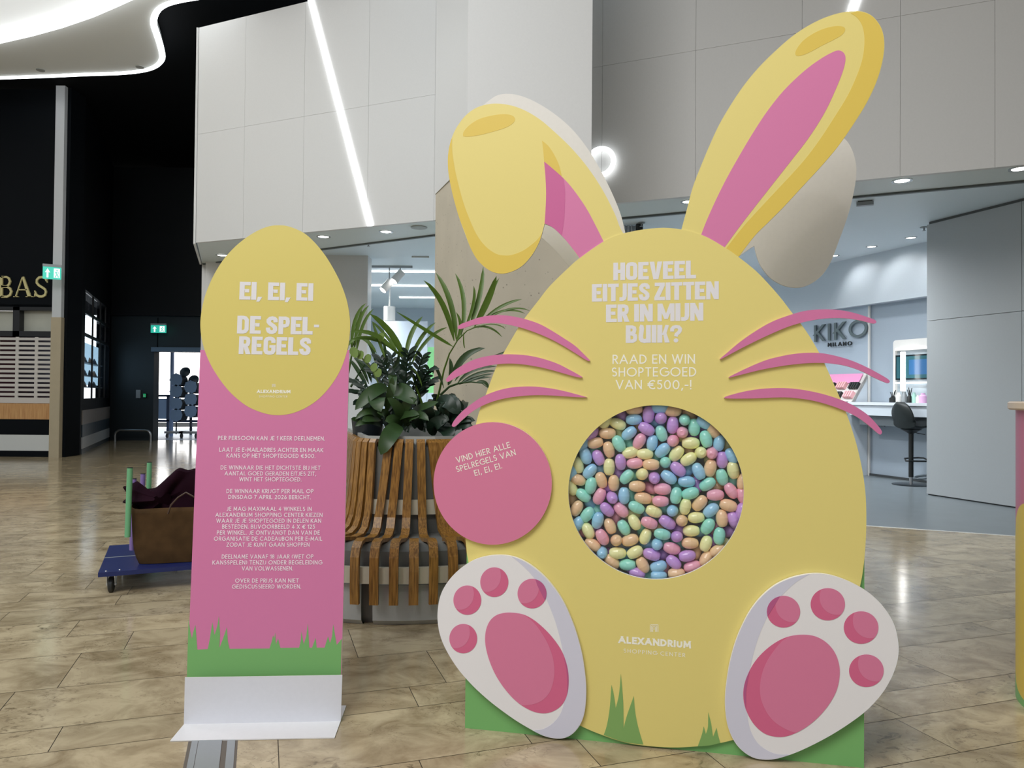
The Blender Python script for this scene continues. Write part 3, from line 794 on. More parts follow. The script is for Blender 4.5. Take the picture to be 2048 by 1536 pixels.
# tub holding the eggs
cu0, cv0 = BP.uv(1312.2, 984.7, .002)
RT = .352
tubM = BP.mat().to_3x3()
tub = MB().lathe([(RT, -.001), (RT + .008, -.001), (RT + .008, -.16), (0, -.16), (0, -.15), (RT, -.15), (RT, -.001)], BP.w(cu0, cv0, 0), 64, M=tubM if BP.u.cross(BP.v).dot(BP.n) > 0 else Matrix(((1, 0, 0), (0, 1, 0), (0, 0, 1))))
tub.build('egg_tub', mat('tub_inside', rgb(225, 225, 225), .5), bun, smooth=True)
# clear window
pw = plate('window_pane', BP, .003, [ell(1312.2, 984.7, 180, 179, 64)], .002, pane_mat('clear_acrylic', (1, 1, 1, 1), .35), bun)
# ears
EL = [(1249, 470), (1240, 455), (1228.4, 425), (1204.4, 378.6), (1174.5, 333.7), (1141.5, 294.8), (1108.6, 263.3), (1080, 239), (1051.7, 221.8), (1024.7, 211.5), (997.8, 207.3), (973.8, 208.8), (949.8, 217), (928.9, 233.4), (910.9, 258.8), (900.4, 285.8), (895.9, 312), (896.2, 339.7), (900.4, 366.6), (907.9, 399.6), (918.4, 435.5), (929.5, 466), (941, 495.4), (955.8, 520.9), (976.8, 539.5), (997.8, 547), (1018.7, 544.9), (1042.7, 532.9), (1063.7, 510.4), (1078.6, 483.4), (1086, 459.5), (1089, 447.5), (1105.6, 455), (1123.5, 471.5), (1141.5, 492.4), (1159.5, 516.4), (1190, 545), (1240, 510)]
earl = bp('ear', .010, EL, M_yel, sharp=(0, 31, 36, 37), t=.01)
earl['label'] = 'drooping yellow ear folded over to the left'
c2 = lambda p: conv(p, 860, 160, 3.339)
k1 = .0106
pr = dict(t=.0006, edge=None)
def prn(name, k, px, m, parent, sub=4, sharp=()): 
    lp = smoothpoly(px, sub, sharp) if sub else px
    return plate(name, BP, k, [lp], .0005, m, parent)
prn('inner_ear', k1, c2([(762, 545), (800, 575), (890, 655), (960, 735), (1040, 850), (1100, 960), (1160, 1080), (1200, 1180), (1080, 1260), (1000, 1190), (940, 1110), (880, 1040), (820, 985), (765, 958), (771, 870), (775, 760), (771, 650)]), M_pink, earl, sharp=(0, 6, 7, 8, 9, 13))
prn('ear_shade', k1 + .0006, c2([(762, 545), (800, 575), (890, 655), (900, 720), (902, 780), (897, 920), (880, 1040), (820, 985), (765, 958), (771, 870), (775, 760), (771, 650)]), M_pinkd, earl, sharp=(0, 2, 6, 8))
prn('ear_shade', k1, c2([(748, 405), (790, 440), (830, 500), (862, 570), (880, 640), (860, 628), (800, 575), (762, 545), (756, 470)]), M_ydk, earl, sharp=(0, 4, 7))
rim_out = [(148, 385), (135, 420), (121, 500), (121, 600), (135, 690), (160, 800), (195, 920), (235, 1022), (270, 1120), (320, 1205), (390, 1267), (460, 1292), (530, 1285), (610, 1245), (680, 1170), (730, 1080), (752, 1010)]
rim_in = [(730, 1050), (690, 1090), (620, 1140), (550, 1167), (500, 1172), (440, 1160), (370, 1110), (310, 1030), (260, 920), (220, 810), (180, 660), (160, 560), (148, 470)]
prn('ear_rim', k1, c2(rim_out + rim_in), M_ydk, earl, sharp=(0, 16))
prn('ear_highlight', k1, c2([(220, 368), (228, 340), (265, 300), (330, 260), (420, 236), (500, 228), (550, 238), (568, 262), (550, 292), (500, 320), (420, 345), (330, 368), (260, 378), (228, 377)]), M_ydk, earl)
c3 = lambda p: conv(p, 1340, 0, 3.072)
ER = c3([(70, 1410), (100, 1300), (140, 1150), (190, 1020), (240, 900), (300, 770), (370, 650), (450, 530), (540, 420), (640, 320), (750, 224), (860, 152), (960, 105), (1060, 76), (1160, 68), (1230, 90), (1280, 140), (1308, 200), (1317, 280), (1305, 380), (1270, 500), (1210, 630), (1130, 760), (1040, 890), (940, 1010), (820, 1140), (700, 1270), (600, 1370), (520, 1450), (425, 1575), (300, 1620), (100, 1550)])
earr = bp('ear', .010, ER, M_yel, sharp=(0, 29, 30, 31), t=.01)
earr['label'] = 'upright yellow ear pointing up to the right'
prn('inner_ear', k1, c3([(190, 1445), (240, 1320), (330, 1130), (430, 950), (520, 800), (600, 680), (700, 555), (820, 440), (920, 365), (1000, 320), (1040, 310), (1070, 328), (1078, 370), (1058, 450), (1000, 590), (940, 710), (850, 850), (750, 980), (640, 1120), (530, 1260), (430, 1390), (335, 1520), (260, 1560), (170, 1500)]), M_pink, earr, sharp=(0, 21, 22, 23))
prn('ear_rim', k1, c3([(1110, 82), (1160, 71), (1230, 92), (1279, 141), (1306, 200), (1315, 280), (1303, 380), (1268, 500), (1208, 630), (1128, 760), (1038, 890), (938, 1010), (818, 1140), (698, 1270), (598, 1370), (520, 1448), (424, 1573), (310, 1560), (345, 1525), (450, 1392), (580, 1250), (700, 1122), (820, 990), (920, 858), (1010, 720), (1090, 590), (1150, 460), (1185, 350), (1195, 240), (1182, 160), (1150, 108)]), M_ydk, earr, sharp=(0, 16, 17))
prn('ear_highlight', k1, c3([(770, 325), (782, 295), (820, 248), (880, 206), (950, 175), (1020, 160), (1065, 165), (1076, 185), (1055, 215), (1000, 247), (930, 282), (860, 320), (810, 340), (778, 342)]), M_ydk, earr)
# whiskers
c4 = lambda p: conv(p, 860, 600, 5.12)
WH = [c4([(284, 275), (320, 245), (400, 215), (500, 180), (620, 158), (740, 156), (860, 170), (990, 200), (1120, 245), (1240, 310), (1360, 385), (1480, 465), (1560, 540), (1610, 590), (1638, 622), (1600, 615), (1500, 552), (1380, 478), (1240, 402), (1110, 345), (1000, 305), (900, 275), (780, 248), (680, 236), (560, 238), (450, 255), (380, 275), (330, 292), (297, 296)]),
      c4([(163, 815), (185, 785), (240, 730), (330, 670), (440, 615), (560, 580), (700, 560), (840, 556), (1000, 568), (1150, 600), (1300, 650), (1420, 710), (1520, 765), (1560, 793), (1500, 788), (1380, 755), (1250, 718), (1120, 687), (980, 663), (840, 651), (700, 656), (580, 675), (470, 705), (370, 745), (280, 785), (210, 825), (176, 838)]),
      c4([(224, 1280), (250, 1230), (320, 1150), (410, 1075), (520, 1000), (640, 945), (780, 905), (920, 888), (1060, 886), (1200, 900), (1340, 925), (1480, 960), (1580, 988), (1600, 996), (1500, 995), (1360, 985), (1200, 976), (1060, 975), (920, 985), (780, 1005), (650, 1037), (520, 1090), (420, 1152), (330, 1227), (262, 1290), (234, 1297)]),
      [(1440, 719), (1455, 705), (1480, 684), (1510, 663), (1545, 643), (1586.6, 627.8), (1615, 621), (1648.5, 618.6), (1681.7, 620.5), (1710.5, 626.4), (1737, 635), (1750, 640), (1752.5, 645), (1746, 647), (1726, 642), (1701.6, 637.5), (1675, 636), (1644, 637.5), (1613, 643), (1586.6, 650), (1560, 660), (1520, 678), (1480, 698)],
      [(1457, 755), (1490, 738), (1530, 721), (1560, 713), (1586.6, 708), (1615, 705.6), (1644, 706.5), (1675, 712.5), (1704, 721.5), (1730, 732.6), (1754.7, 745.5), (1772, 755.5), (1779.5, 762), (1777, 766), (1770, 764.7), (1748, 755), (1723.7, 742.5), (1692.8, 732), (1657, 726.5), (1622, 726), (1586.6, 729), (1560, 732.6), (1520, 740), (1480, 750)],
      [(1448, 796), (1480, 785), (1520, 778), (1560, 776), (1593, 778), (1626.4, 783.5), (1659.6, 792), (1692.8, 804), (1719, 818), (1739, 833), (1754.7, 850), (1763.5, 862), (1762.5, 868), (1757, 867.5), (1737, 850.5), (1715, 834.5), (1688, 821), (1655, 809), (1622, 800.5), (1589, 796), (1560, 794.8), (1500, 797)]]
for px in WH: bp('whisker', .024, px, mat('whisker_pink', rgb(216, 120, 166), .45), t=.009, edge=mat('whisker_edge', rgb(240, 205, 220), .5))
# disc with the pointer to the rules
disc = bp('round_plate', .030, ell(985.3, 966.9, 118.3, 122.6, 72), M_pad, sub=0, t=.014, edge=mat('plate_edge', rgb(246, 226, 200), .5))
c5 = lambda x, y: (850 + x / 5.486, 830 + y / 5.486)
L = []
for s, a, b, h in (('VIND HIER ALLE', (352, 528), (942, 357), 66), ('SPELREGELS VAN', (350, 630), (1000, 438), 66), ('EI, EI, EI.', (550, 670), (848, 584), 64)):
    p, q = c5(*a), c5(*b); L.append((s, 'sans', p[0], p[1], q[0], q[1], h / 5.486, .13))
text('plate_text', BP, .0308, L, M_cream, disc)
# headline and smaller lines
c6 = lambda x, y: (1140 + x / 4.8, 480 + y / 4.8)
L = []
for s, a, b, h in (('HOEVEEL', (415, 387), (1210, 368), 170), ('EITJES ZITTEN', (210, 592), (1428, 568), 170), ('ER IN MIJN', (345, 789), (1280, 774), 170), ('BUIK?', (535, 988), (1078, 984), 170)):
    p, q = c6(*a), c6(*b); L.append((s, 'block', p[0], p[1], q[0], q[1], h / 4.8, 0))
text('headline', BP, .0146, L, M_print, bun)
L = []
for s, a, b, h in (('RAAD EN WIN', (408, 1190), (1200, 1187), 90), ('SHOPTEGOED', (400, 1312), (1212, 1311), 90), ('VAN \u20ac500,-!', (440, 1433), (1165, 1435), 90)):
    p, q = c6(*a), c6(*b); L.append((s, 'sans', p[0], p[1], q[0], q[1], h / 4.8, .135))
text('subheading', BP, .0146, L, M_cream, bun)
c7 = lambda x, y: (1180 + x / 4.316, 1180 + y / 4.316)
L = []
for s, a, b, h, t, gp_ in (('ALEXANDRIUM', (245, 458), (872, 505), 62, .26, .12), ('SHOPPING CENTER', (290, 540), (822, 580), 34, .12, .3)):
    p, q = c7(*a), c7(*b); L.append((s, 'sans', p[0], p[1], q[0], q[1], h / 4.316, t, gp_))
lg = text('logo_text', BP, .0146, L, M_cream, bun)
def icon(pl, k, x0, y0, x1, y1, m, parent):
    mb = MB(); W, Hh = x1 - x0, y1 - y0
    def r(a, b, c, d):
        pts = [pl.uv(x0 + W * px, y0 + Hh * py, k) for px, py in ((a, d), (c, d), (c, b), (a, b))]
        mb.add([pl.w(u, v, k) for u, v in pts], [(0, 1, 2, 3)])
    for i in range(3):
        o = i * .15; t = .07
        r(o, o, o + t, 1); r(1 - o - t, o, 1 - o, 1); r(o, o, 1 - o, o + t)
    r(.3, .58, .7, .65)
    return mb.build('logo_icon', m, parent)
icon(BP, .0146, 1180 + 518 / 4.316, 1180 + 298 / 4.316, 1180 + 590 / 4.316, 1180 + 362 / 4.316, M_cream, bun)
# grass on the belly
c7l = lambda p: conv(p, 1180, 1180, 4.316)
prn('grass_tuft', .0150, c7l([(118, 1252), (145, 1170), (170, 1020), (185, 818), (205, 900), (222, 1018), (245, 930), (258, 830), (266, 722), (278, 850), (288, 1000), (290, 1192), (320, 1080), (378, 916), (390, 1050), (415, 1180), (460, 1334), (290, 1310)]), M_green2, bun, sub=4, sharp=(0, 3, 5, 8, 11, 13, 16))
prn('grass_tuft', .0150, c7l([(930, 1350), (965, 1250), (982, 1178), (1000, 1243), (1018, 1180), (1020, 1055), (1045, 1150), (1062, 1268), (1093, 1190), (1105, 1250), (1125, 1320), (1030, 1342)]), M_green2, bun, sub=4, sharp=(0, 2, 3, 5, 7, 8, 10))
# feet
def foot(out, shade, pad, padlight, dark, toes, o, s, side, label):
    c = lambda p: conv(p, o[0], o[1], s)
    f = bp('foot', .031, c(out), M_foot, t=.014, edge=mat('foot_edge', rgb(250, 246, 240), .5))
    f['label'] = label
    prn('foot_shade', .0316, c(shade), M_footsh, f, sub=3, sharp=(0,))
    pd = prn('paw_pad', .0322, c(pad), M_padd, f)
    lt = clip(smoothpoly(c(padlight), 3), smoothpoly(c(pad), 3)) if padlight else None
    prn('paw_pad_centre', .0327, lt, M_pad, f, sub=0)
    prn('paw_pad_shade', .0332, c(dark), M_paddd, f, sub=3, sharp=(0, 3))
    for i, (cx, cy, rx, ry) in enumerate(toes):
        e0 = ell(cx, cy, rx, ry, 48)
        prn('toe_pad', .0322, c(e0), M_padd, f, sub=0)
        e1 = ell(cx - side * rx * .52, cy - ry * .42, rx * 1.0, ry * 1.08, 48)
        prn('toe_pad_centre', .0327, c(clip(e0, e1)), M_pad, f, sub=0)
    return f
f1 = foot([(490, 70), (560, 78), (630, 102), (710, 150), (790, 218), (860, 300), (920, 392), (970, 500), (1010, 610), (1045, 740), (1065, 860), (1076, 980), (1072, 1100), (1055, 1190), (1020, 1260), (970, 1310), (910, 1333), (840, 1330), (770, 1310), (690, 1268), (590, 1208), (480, 1130), (380, 1050), (280, 955), (190, 850), (120, 740), (75, 640), (54, 540), (54, 440), (75, 340), (125, 250), (200, 170), (300, 105), (400, 76)],
     [(562, 80), (630, 104), (708, 152), (788, 220), (858, 302), (918, 394), (968, 500), (1008, 610), (1043, 740), (1063, 860), (1074, 980), (1070, 1100), (1053, 1188), (1018, 1258), (970, 1307), (910, 1330), (840, 1327), (770, 1307), (715, 1280), (780, 1268), (850, 1225), (905, 1150), (930, 1040), (937, 900), (920, 760), (890, 620), (850, 490), (790, 350), (710, 218), (630, 135)],
     [(560, 466), (640, 478), (710, 513), (780, 570), (850, 645), (910, 735), (945, 835), (956, 935), (945, 1030), (910, 1100), (850, 1145), (780, 1160), (700, 1143), (610, 1090), (530, 1010), (460, 910), (410, 800), (382, 690), (383, 600), (408, 530), (450, 488), (500, 470)],
     [(560, 450), (640, 480), (710, 530), (775, 615), (825, 710), (852, 805), (856, 900), (832, 1000), (785, 1062), (720, 1095), (640, 1105), (560, 1090), (450, 950), (380, 800), (360, 600), (420, 500)],
     [(922, 775), (944, 840), (954, 935), (944, 1028), (946, 930), (938, 850)],
     [(257, 380, 96, 101), (443, 256, 97, 102), (703, 335, 100, 102), (229, 645, 96, 101)], (860, 1090), 3.445, 1, 'white bunny foot with pink pads, left foot of the display')
f2 = foot([(700, 108), (790, 100), (880, 110), (980, 140), (1080, 185), (1170, 240), (1250, 310), (1320, 400), (1365, 490), (1388, 590), (1393, 680), (1375, 780), (1330, 890), (1260, 1000), (1160, 1108), (1040, 1200), (900, 1290), (750, 1370), (620, 1428), (500, 1466), (410, 1475), (320, 1460), (240, 1410), (180, 1340), (135, 1240), (115, 1130), (112, 1010), (125, 880), (150, 740), (190, 600), (240, 480), (300, 370), (380, 270), (480, 187), (590, 135)],
     [(738, 104), (700, 110), (590, 138), (482, 189), (382, 272), (302, 372), (242, 480), (192, 600), (152, 740), (127, 880), (114, 1010), (117, 1130), (137, 1240), (182, 1338), (242, 1408), (320, 1457), (410, 1472), (500, 1463), (585, 1438), (500, 1435), (425, 1408), (350, 1350), (300, 1260), (277, 1150), (270, 1000), (285, 860), (310, 740), (345, 610), (395, 480), (455, 365), (535, 258), (640, 162)],
     [(690, 552), (780, 565), (860, 610), (920, 680), (952, 765), (958, 850), (938, 955), (890, 1050), (820, 1140), (740, 1213), (650, 1270), (560, 1303), (480, 1305), (400, 1280), (330, 1220), (280, 1140), (250, 1050), (248, 950), (277, 850), (332, 750), (410, 665), (500, 600), (590, 563)],
     [(690, 540), (560, 580), (480, 660), (410, 770), (375, 880), (370, 990), (400, 1090), (460, 1180), (550, 1245), (640, 1275), (760, 1260), (900, 1100), (980, 900), (960, 700), (860, 590)],
     [(292, 822), (262, 890), (248, 985), (266, 1110), (266, 985), (278, 895)],
     [(543, 382, 123, 117), (870, 327, 127, 119), (1116, 499, 128, 120), (1155, 818, 128, 120)], (1420, 1120), 3.6925, -1, 'white bunny foot with pink pads, right foot of the display')
# dark wedge on the innermost toe pads
def wedge(f, o, s, cir, line):
    c = lambda p: conv(p, o[0], o[1], s)
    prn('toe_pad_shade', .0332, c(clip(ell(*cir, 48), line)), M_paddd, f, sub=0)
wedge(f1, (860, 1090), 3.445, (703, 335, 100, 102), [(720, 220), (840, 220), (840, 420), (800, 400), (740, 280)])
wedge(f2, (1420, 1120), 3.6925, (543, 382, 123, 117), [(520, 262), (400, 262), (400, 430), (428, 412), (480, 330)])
# rear board of the display, white on this side
RK = -D - .012
ru = [BP.uv(x, y, .014) for x, y in smoothpoly(EGG, 4)]
plate('rear_panel', BP, RK, None, .012, M_backw, bun, M_edge, uvs=[ru])
bp('rear_ear', RK - .001, [(962, 214), (976.8, 202), (994.8, 190.5), (1018.7, 187.6), (1045.7, 193), (1078.6, 208), (1114.6, 232), (1144.5, 258.8), (1171.5, 291.8), (1192.4, 324.7), (1213.4, 363.7), (1231.4, 402.6), (1243.4, 435.5), (1251, 468), (1245, 540), (1190, 590), (1138.5, 533), (1110, 500), (1083, 474.5), (1066, 462), (1050, 500), (1020, 530), (985, 520), (950, 470), (925, 400), (915, 330), (925, 260), (945, 228)], M_backw, sharp=(13, 14, 15, 19))
bp('rear_ear', RK - .001, [(1689.9, 278.3), (1702, 295), (1709.8, 316.7), (1712.9, 341), (1709.8, 371.9), (1700.6, 414.8), (1689.9, 448.5), (1677.6, 482.3), (1662.3, 522), (1647, 547), (1628.5, 563.5), (1607, 573.3), (1585.6, 574.9), (1564, 569.7), (1542.7, 557.4), (1527, 540), (1518, 525), (1512, 507), (1508.5, 492), (1497, 499), (1478, 513), (1440, 560), (1380, 540), (1400, 480), (1420, 420), (1450, 360), (1500, 300), (1560, 260), (1620, 248), (1660, 256)], M_backw, sharp=(18, 20, 21, 22))

# ------------------------------------------------------------------ the eggs in the window
EC = {'P': ('purple', rgb(212, 168, 238)), 'B': ('blue', rgb(168, 220, 252)), 'M': ('mint', rgb(166, 240, 224)), 'Y': ('yellow', rgb(255, 253, 188)), 'O': ('peach', rgb(255, 214, 172)), 'K': ('pink', rgb(255, 184, 206))}
prof = [(0.0, -1.0), (.30, -.985), (.36, -1.0), (.55, -.95), (.74, -.80), (.88, -.58), (.965, -.32), (1.0, -.02), (1.006, 0.0), (1.0, .02), (.98, .22), (.92, .46), (.80, .68), (.62, .85), (.40, .96), (.20, .995), (0, 1.0)]
egg_me = {}
for k_, (nm, c) in EC.items():
    m = mat('egg_' + nm, c, .14, noise=(20, .03), spec=.6)
    b_ = m.node_tree.nodes['Principled BSDF']; b_.inputs['Subsurface Weight'].default_value = .0
    t_ = MB().lathe([(r * .0215, z * .031) for r, z in prof], n=24).build('plastic_egg', m, smooth=True)
    egg_me[k_] = t_.data; bpy.data.objects.remove(t_)
EGGS = """600 115 O 5;716 155 P 85;808 105 B 0;915 130 O 0;598 198 B 3;815 188 P e;1008 200 M e;470 235 Y -20;368 212 Y 60;910 245 P 85;700 275 P -30;820 310 M -70;1085 262 M 90;1165 225 B -30;1240 285 O -60;990 302 K e;255 310 P 45;383 310 O 0;558 310 B 40;1180 355 M -75;643 372 K 60;745 388 B 80;915 368 K e;1058 388 Y 0;178 395 B 60;285 388 O 15;475 392 M -60;1285 390 B 80;395 440 O -75;830 447 B 45;1138 465 Y e;1228 465 K e;570 465 Y 15;688 477 Y 0;940 475 Y 50;1040 518 Y 35;1388 492 B -60;208 493 B -70;310 505 P -65;490 540 P -85;1310 525 P 90;603 552 K 5;735 562 O 0;852 545 M e;1215 588 O 80;955 600 P -40;1120 615 B -65;1400 605 Y -80;145 567 Y -75;398 580 Y 90;243 615 B 50;540 660 M 50;663 640 Y e;1310 665 M -75;762 668 P e;880 665 B -35;148 685 O -20;333 687 O -70;435 710 O 90;1022 700 B 0;1193 720 M 35;250 732 M 80;623 738 O 0;92 750 Y -60;830 760 K 0;1385 775 K -55;1055 795 M 20;187 810 M -35;518 815 B 90;938 812 M 80;1257 808 K 5;318 820 K 65;420 828 P e;670 833 O -10;812 858 K 0;1130 873 O 50;1013 900 Y 80;1362 892 O -15;617 908 M -25;380 925 P -45;495 930 K -45;135 915 O 60;910 935 B e;1222 930 B 40;760 942 Y -20;1100 990 Y 5;222 965 M 50;1308 995 O -85;1405 1010 P -70;985 1015 O e;305 1015 B 75;868 1030 P -30;603 1030 Y -60;720 1033 K -20;140 1045 B 60;405 1058 O -65;1195 1060 M 60;517 1072 M -60;228 1098 Y -60;1060 1098 Y 5;825 1125 M -10;690 1145 Y 70;943 1145 P e;1288 1138 M 85;343 1150 K -60;455 1175 O e;568 1172 O 20;1050 1197 O 0;1180 1200 Y 70;785 1205 B e;262 1208 O -30;905 1240 K -15;1275 1258 O 30;340 1270 B e;467 1278 Y 0;607 1270 Y 30;740 1288 P -15;1030 1300 P 10;1180 1325 O 60;420 1345 O -40;545 1372 M 5;670 1375 O -60;797 1385 B 20;920 1352 P -40;1070 1388 K 15;625 1440 P -15;800 1462 B 0;943 1443 O 5;1478 700 O 80;1480 815 K -70;1470 945 P 80;78 620 B 80"""
rings = ['centre', 'middle', 'outer part', 'rim']
front = []
for it in EGGS.split(';'):
    a = it.split(); front.append((float(a[0]), float(a[1]), a[2], a[3]))
back = []
bk = {(495, 155): 'P', (310, 260): 'O', (1040, 150): 'O', (1355, 410): 'Y', (1035, 605): 'B', (725, 750): 'K', (245, 880): 'B', (1365, 1100): 'P', (1100, 1270): 'O', (720, 1450): 'M', (1400, 700): 'M', (100, 830): 'O', (450, 1000): 'K', (380, 750): 'P', (470, 630): 'P', (1110, 720): 'P', (850, 915): 'M', (970, 1090): 'P', (820, 1290): 'P', (330, 600): 'B', (560, 390): 'M', (1270, 740): 'O', (480, 300): 'Y', (1150, 250): 'P', (1050, 450): 'O', (590, 650): 'M', (780, 500): 'M', (1190, 290): 'P', (570, 810): 'M', (310, 930): 'M'}
back += [(x, y, c, None) for (x, y), c in bk.items()]
r5 = random.Random(5)
row = 0; yy = 110
while yy < 1490:
    xx = 90 + (row % 2) * 62
    while xx < 1490:
        x, y = xx + r5.uniform(-14, 14), yy + r5.uniform(-14, 14)
        if (x - 777) ** 2 + (y - 787) ** 2 < 690 ** 2 and all((x - p[0]) ** 2 + (y - p[1]) ** 2 > 42 ** 2 for p in front) and all((x - p[0]) ** 2 + (y - p[1]) ** 2 > 95 ** 2 for p in back):
            back.append((x, y, r5.choice('PBMYOK'), None))
        xx += 124
    yy += 108; row += 1
Ecount = 0
used = {}
cand = []
for layer, lst in ((0, front), (1, back)):
    for x, y, c, ang in lst: cand.append((layer, x, y, c, ang))
SX = BP.u; SV = BP.v
def clock(x, y):
    a = math.degrees(math.atan2(x - 777, 787 - y)) % 360
    return int(round(a / 30)) % 12 or 12
taken = set()
for layer, x, y, c, ang in cand:
    px, py = 1120 + x / 4.042, 790 + y / 4.042
    kk = (-.030 if layer == 0 else -.072) + r5.uniform(-.004, .004)
    u, v = BP.uv(px, py, kk)
    # keep inside the tub
    du, dv = u - cu0, v - cv0; rr = math.hypot(du, dv)
    if rr > RT - .026: du *= (RT - .026) / rr; dv *= (RT - .026) / rr; u, v = cu0 + du, cv0 + dv
    p = BP.w(u, v, kk)
    if ang == 'e': axis = (BP.n * 1.0 + SX * r5.uniform(-.35, .35) + SV * r5.uniform(-.35, .35)) * (1 if r5.random() < .5 else -1); how = 'end-on'
    elif ang is None:
        a = r5.uniform(0, PI); axis = SX * math.cos(a) + SV * math.sin(a) + BP.n * r5.uniform(-.5, .5); how = 'behind'
    else:
        a = math.radians(float(ang)); sg = 1 if r5.random() < .6 else -1
        axis = (SX * math.cos(a) + SV * math.sin(a) + BP.n * r5.uniform(-.2, .2)) * sg
        A = float(ang); how = 'lying flat' if abs(A) <= 15 else 'upright' if abs(A) >= 78 else 'tilted right' if A > 0 else 'tilted left'
    o = bpy.data.objects.new('plastic_egg', egg_me[c]); COL.objects.link(o)
    o.location = p; o.rotation_mode = 'QUATERNION'
    o.rotation_quaternion = axis.normalized().to_track_quat('Z', 'Y') @ Quaternion((0, 0, 1), r5.uniform(0, 6.28))
    s_ = r5.uniform(.98, 1.06); o.scale = (s_,) * 3
    nm = EC[c][0]
    dd = math.hypot(x - 777, y - 787); ai = int(round((math.degrees(math.atan2(x - 777, 787 - y)) % 360) / 45)) % 8
    zone = (['top', 'upper right', 'right', 'lower right', 'bottom', 'lower left', 'left', 'upper left'][ai] + (' rim' if dd > 520 else ' part')) if dd > 200 else 'middle'
    near = sorted([q for q in cand if (q[1], q[2]) != (x, y) and q[0] == 0], key=lambda q: (q[1] - x) ** 2 + (q[2] - y) ** 2)
    def rel(q):
        dx, dy = q[1] - x, q[2] - y
        return (('above' if dy > 0 else 'below') if abs(dy) > abs(dx) else ('left of' if dx > 0 else 'right of')) + ' a ' + EC[q[3]][0]
    opts = ['%s egg %s, %s of the belly window' % (nm, how, zone)] if layer == 0 else []
    opts += ['%s egg %s, %s of window, %s egg' % (nm, how, zone, rel(near[i])) for i in range(3)] if layer == 0 else []
    opts += ['%s egg %s, %s of window, %s and %s' % (nm, how, zone, rel(near[i]), rel(near[j]).replace(' a ', ' '))  for i in range(4) for j in range(i + 1, 5)]
    lab = next((l for l in opts if l not in taken), opts[-1])
    taken.add(lab)
    tag(o, lab, 'egg', 'pastel eggs behind the round belly window')

# ================================================================== info sign
s0, s1 = fl(367.5, 1450), fl(681.5, 1444)
up_ = Vector((0, math.sin(.07), math.cos(.07)))
sd = (s1 - s0).normalized()
IP = Plane(s0 + Vector((0, .02, 0)), sd, up_ - sd * up_.dot(sd))
info = empty('info_sign', (s0 + s1) / 2, label='tall pink info sign with yellow egg top on a white foot', cat='sign')
c8 = lambda p: conv(p, 380, 430, 3.841)
c9 = lambda p: conv(p, 320, 1180, 4.315)
vb = IP.uv(530, 1352, 0)
p0, p1, p2, p3 = IP.uv(400.5, 700, 0), IP.uv(698.5, 700, 0), IP.uv(683, 1350, 0), IP.uv(374.6, 1353, 0)
ext = lambda a, b, v: (b[0] + (b[0] - a[0]) * (v - b[1]) / (b[1] - a[1]), v)
b1, b2 = ext(p1, p2, .012), ext(p0, p3, .012)
plate('pink_panel', IP, 0, None, .010, M_pink, info, M_edge, uvs=[[p0, p1, b1, b2]])
EI = c8([(680, 79), (760, 88), (870, 135), (950, 203), (1030, 298), (1100, 410), (1160, 530), (1205, 660), (1226, 780), (1229, 870), (1220, 980), (1198, 1075), (1160, 1180), (1110, 1270), (1050, 1350), (980, 1420), (900, 1475), (820, 1512), (740, 1533), (650, 1537), (560, 1520), (450, 1475), (360, 1410), (280, 1330), (200, 1220), (140, 1110), (97, 985), (80, 870), (85, 760), (110, 640), (150, 530), (200, 430), (265, 332), (350, 240), (440, 168), (530, 115), (610, 86)])
eg = plate('egg_panel', IP, .0006, [smoothpoly(EI, 4)], .0106, M_yel2, info, mat('egg_panel_edge', rgb(225, 210, 160), .5))
G = [(232, 752), (246, 250), (260, 350), (275, 420), (285, 370), (305, 300), (315, 420), (322, 515), (412, 510), (430, 420), (452, 278), (470, 390), (495, 310), (508, 226), (518, 380), (513, 500), (540, 430), (577, 322), (585, 440), (600, 508), (945, 505), (965, 440), (975, 393), (985, 420), (994, 368), (1000, 470), (1018, 418), (1038, 500), (1200, 498), (1215, 440), (1220, 358), (1240, 470), (1262, 400), (1276, 288), (1288, 498), (1312, 498), (1343, 413), (1352, 498), (1420, 498), (1450, 400), (1467, 458), (1485, 400), (1494, 296), (1525, 473), (1569, 420), (1561, 745)]
plate('grass_strip', IP, .0006, [c9(G)], .0005, M_green, info)
L = []; L0 = []
for s, a, b in (('EI, EI, EI', (378, 649), (945, 660)), ('DE SPEL-', (360, 910), (990, 920)), ('REGELS', (373, 1068), (928, 1078))):
    (L0 if ',' in s else L).append((s, 'block', 380 + a[0] / 3.841, 430 + a[1] / 3.841, 380 + b[0] / 3.841, 430 + b[1] / 3.841, 136 / 3.841, 0) + ((.035, .28) if ',' in s else ()))
text('headline', IP, .0014, L0, M_print, info)
text('title', IP, .0014, L, M_print, info)
L = []
for s, a, b, h, t, gp_ in (('ALEXANDRIUM', (513, 1368), (772, 1370), 26, .26, .12), ('SHOPPING CENTER', (530, 1401), (748, 1402), 15, .12, .3)):
    L.append((s, 'sans', 380 + a[0] / 3.841, 430 + a[1] / 3.841, 380 + b[0] / 3.841, 430 + b[1] / 3.841, h / 3.841, t, gp_))
text('logo_text', IP, .0014, L, M_cream, info)
icon(IP, .0014, 380 + 630 / 3.841, 430 + 1298 / 3.841, 380 + 656 / 3.841, 430 + 1322 / 3.841, M_cream, info)
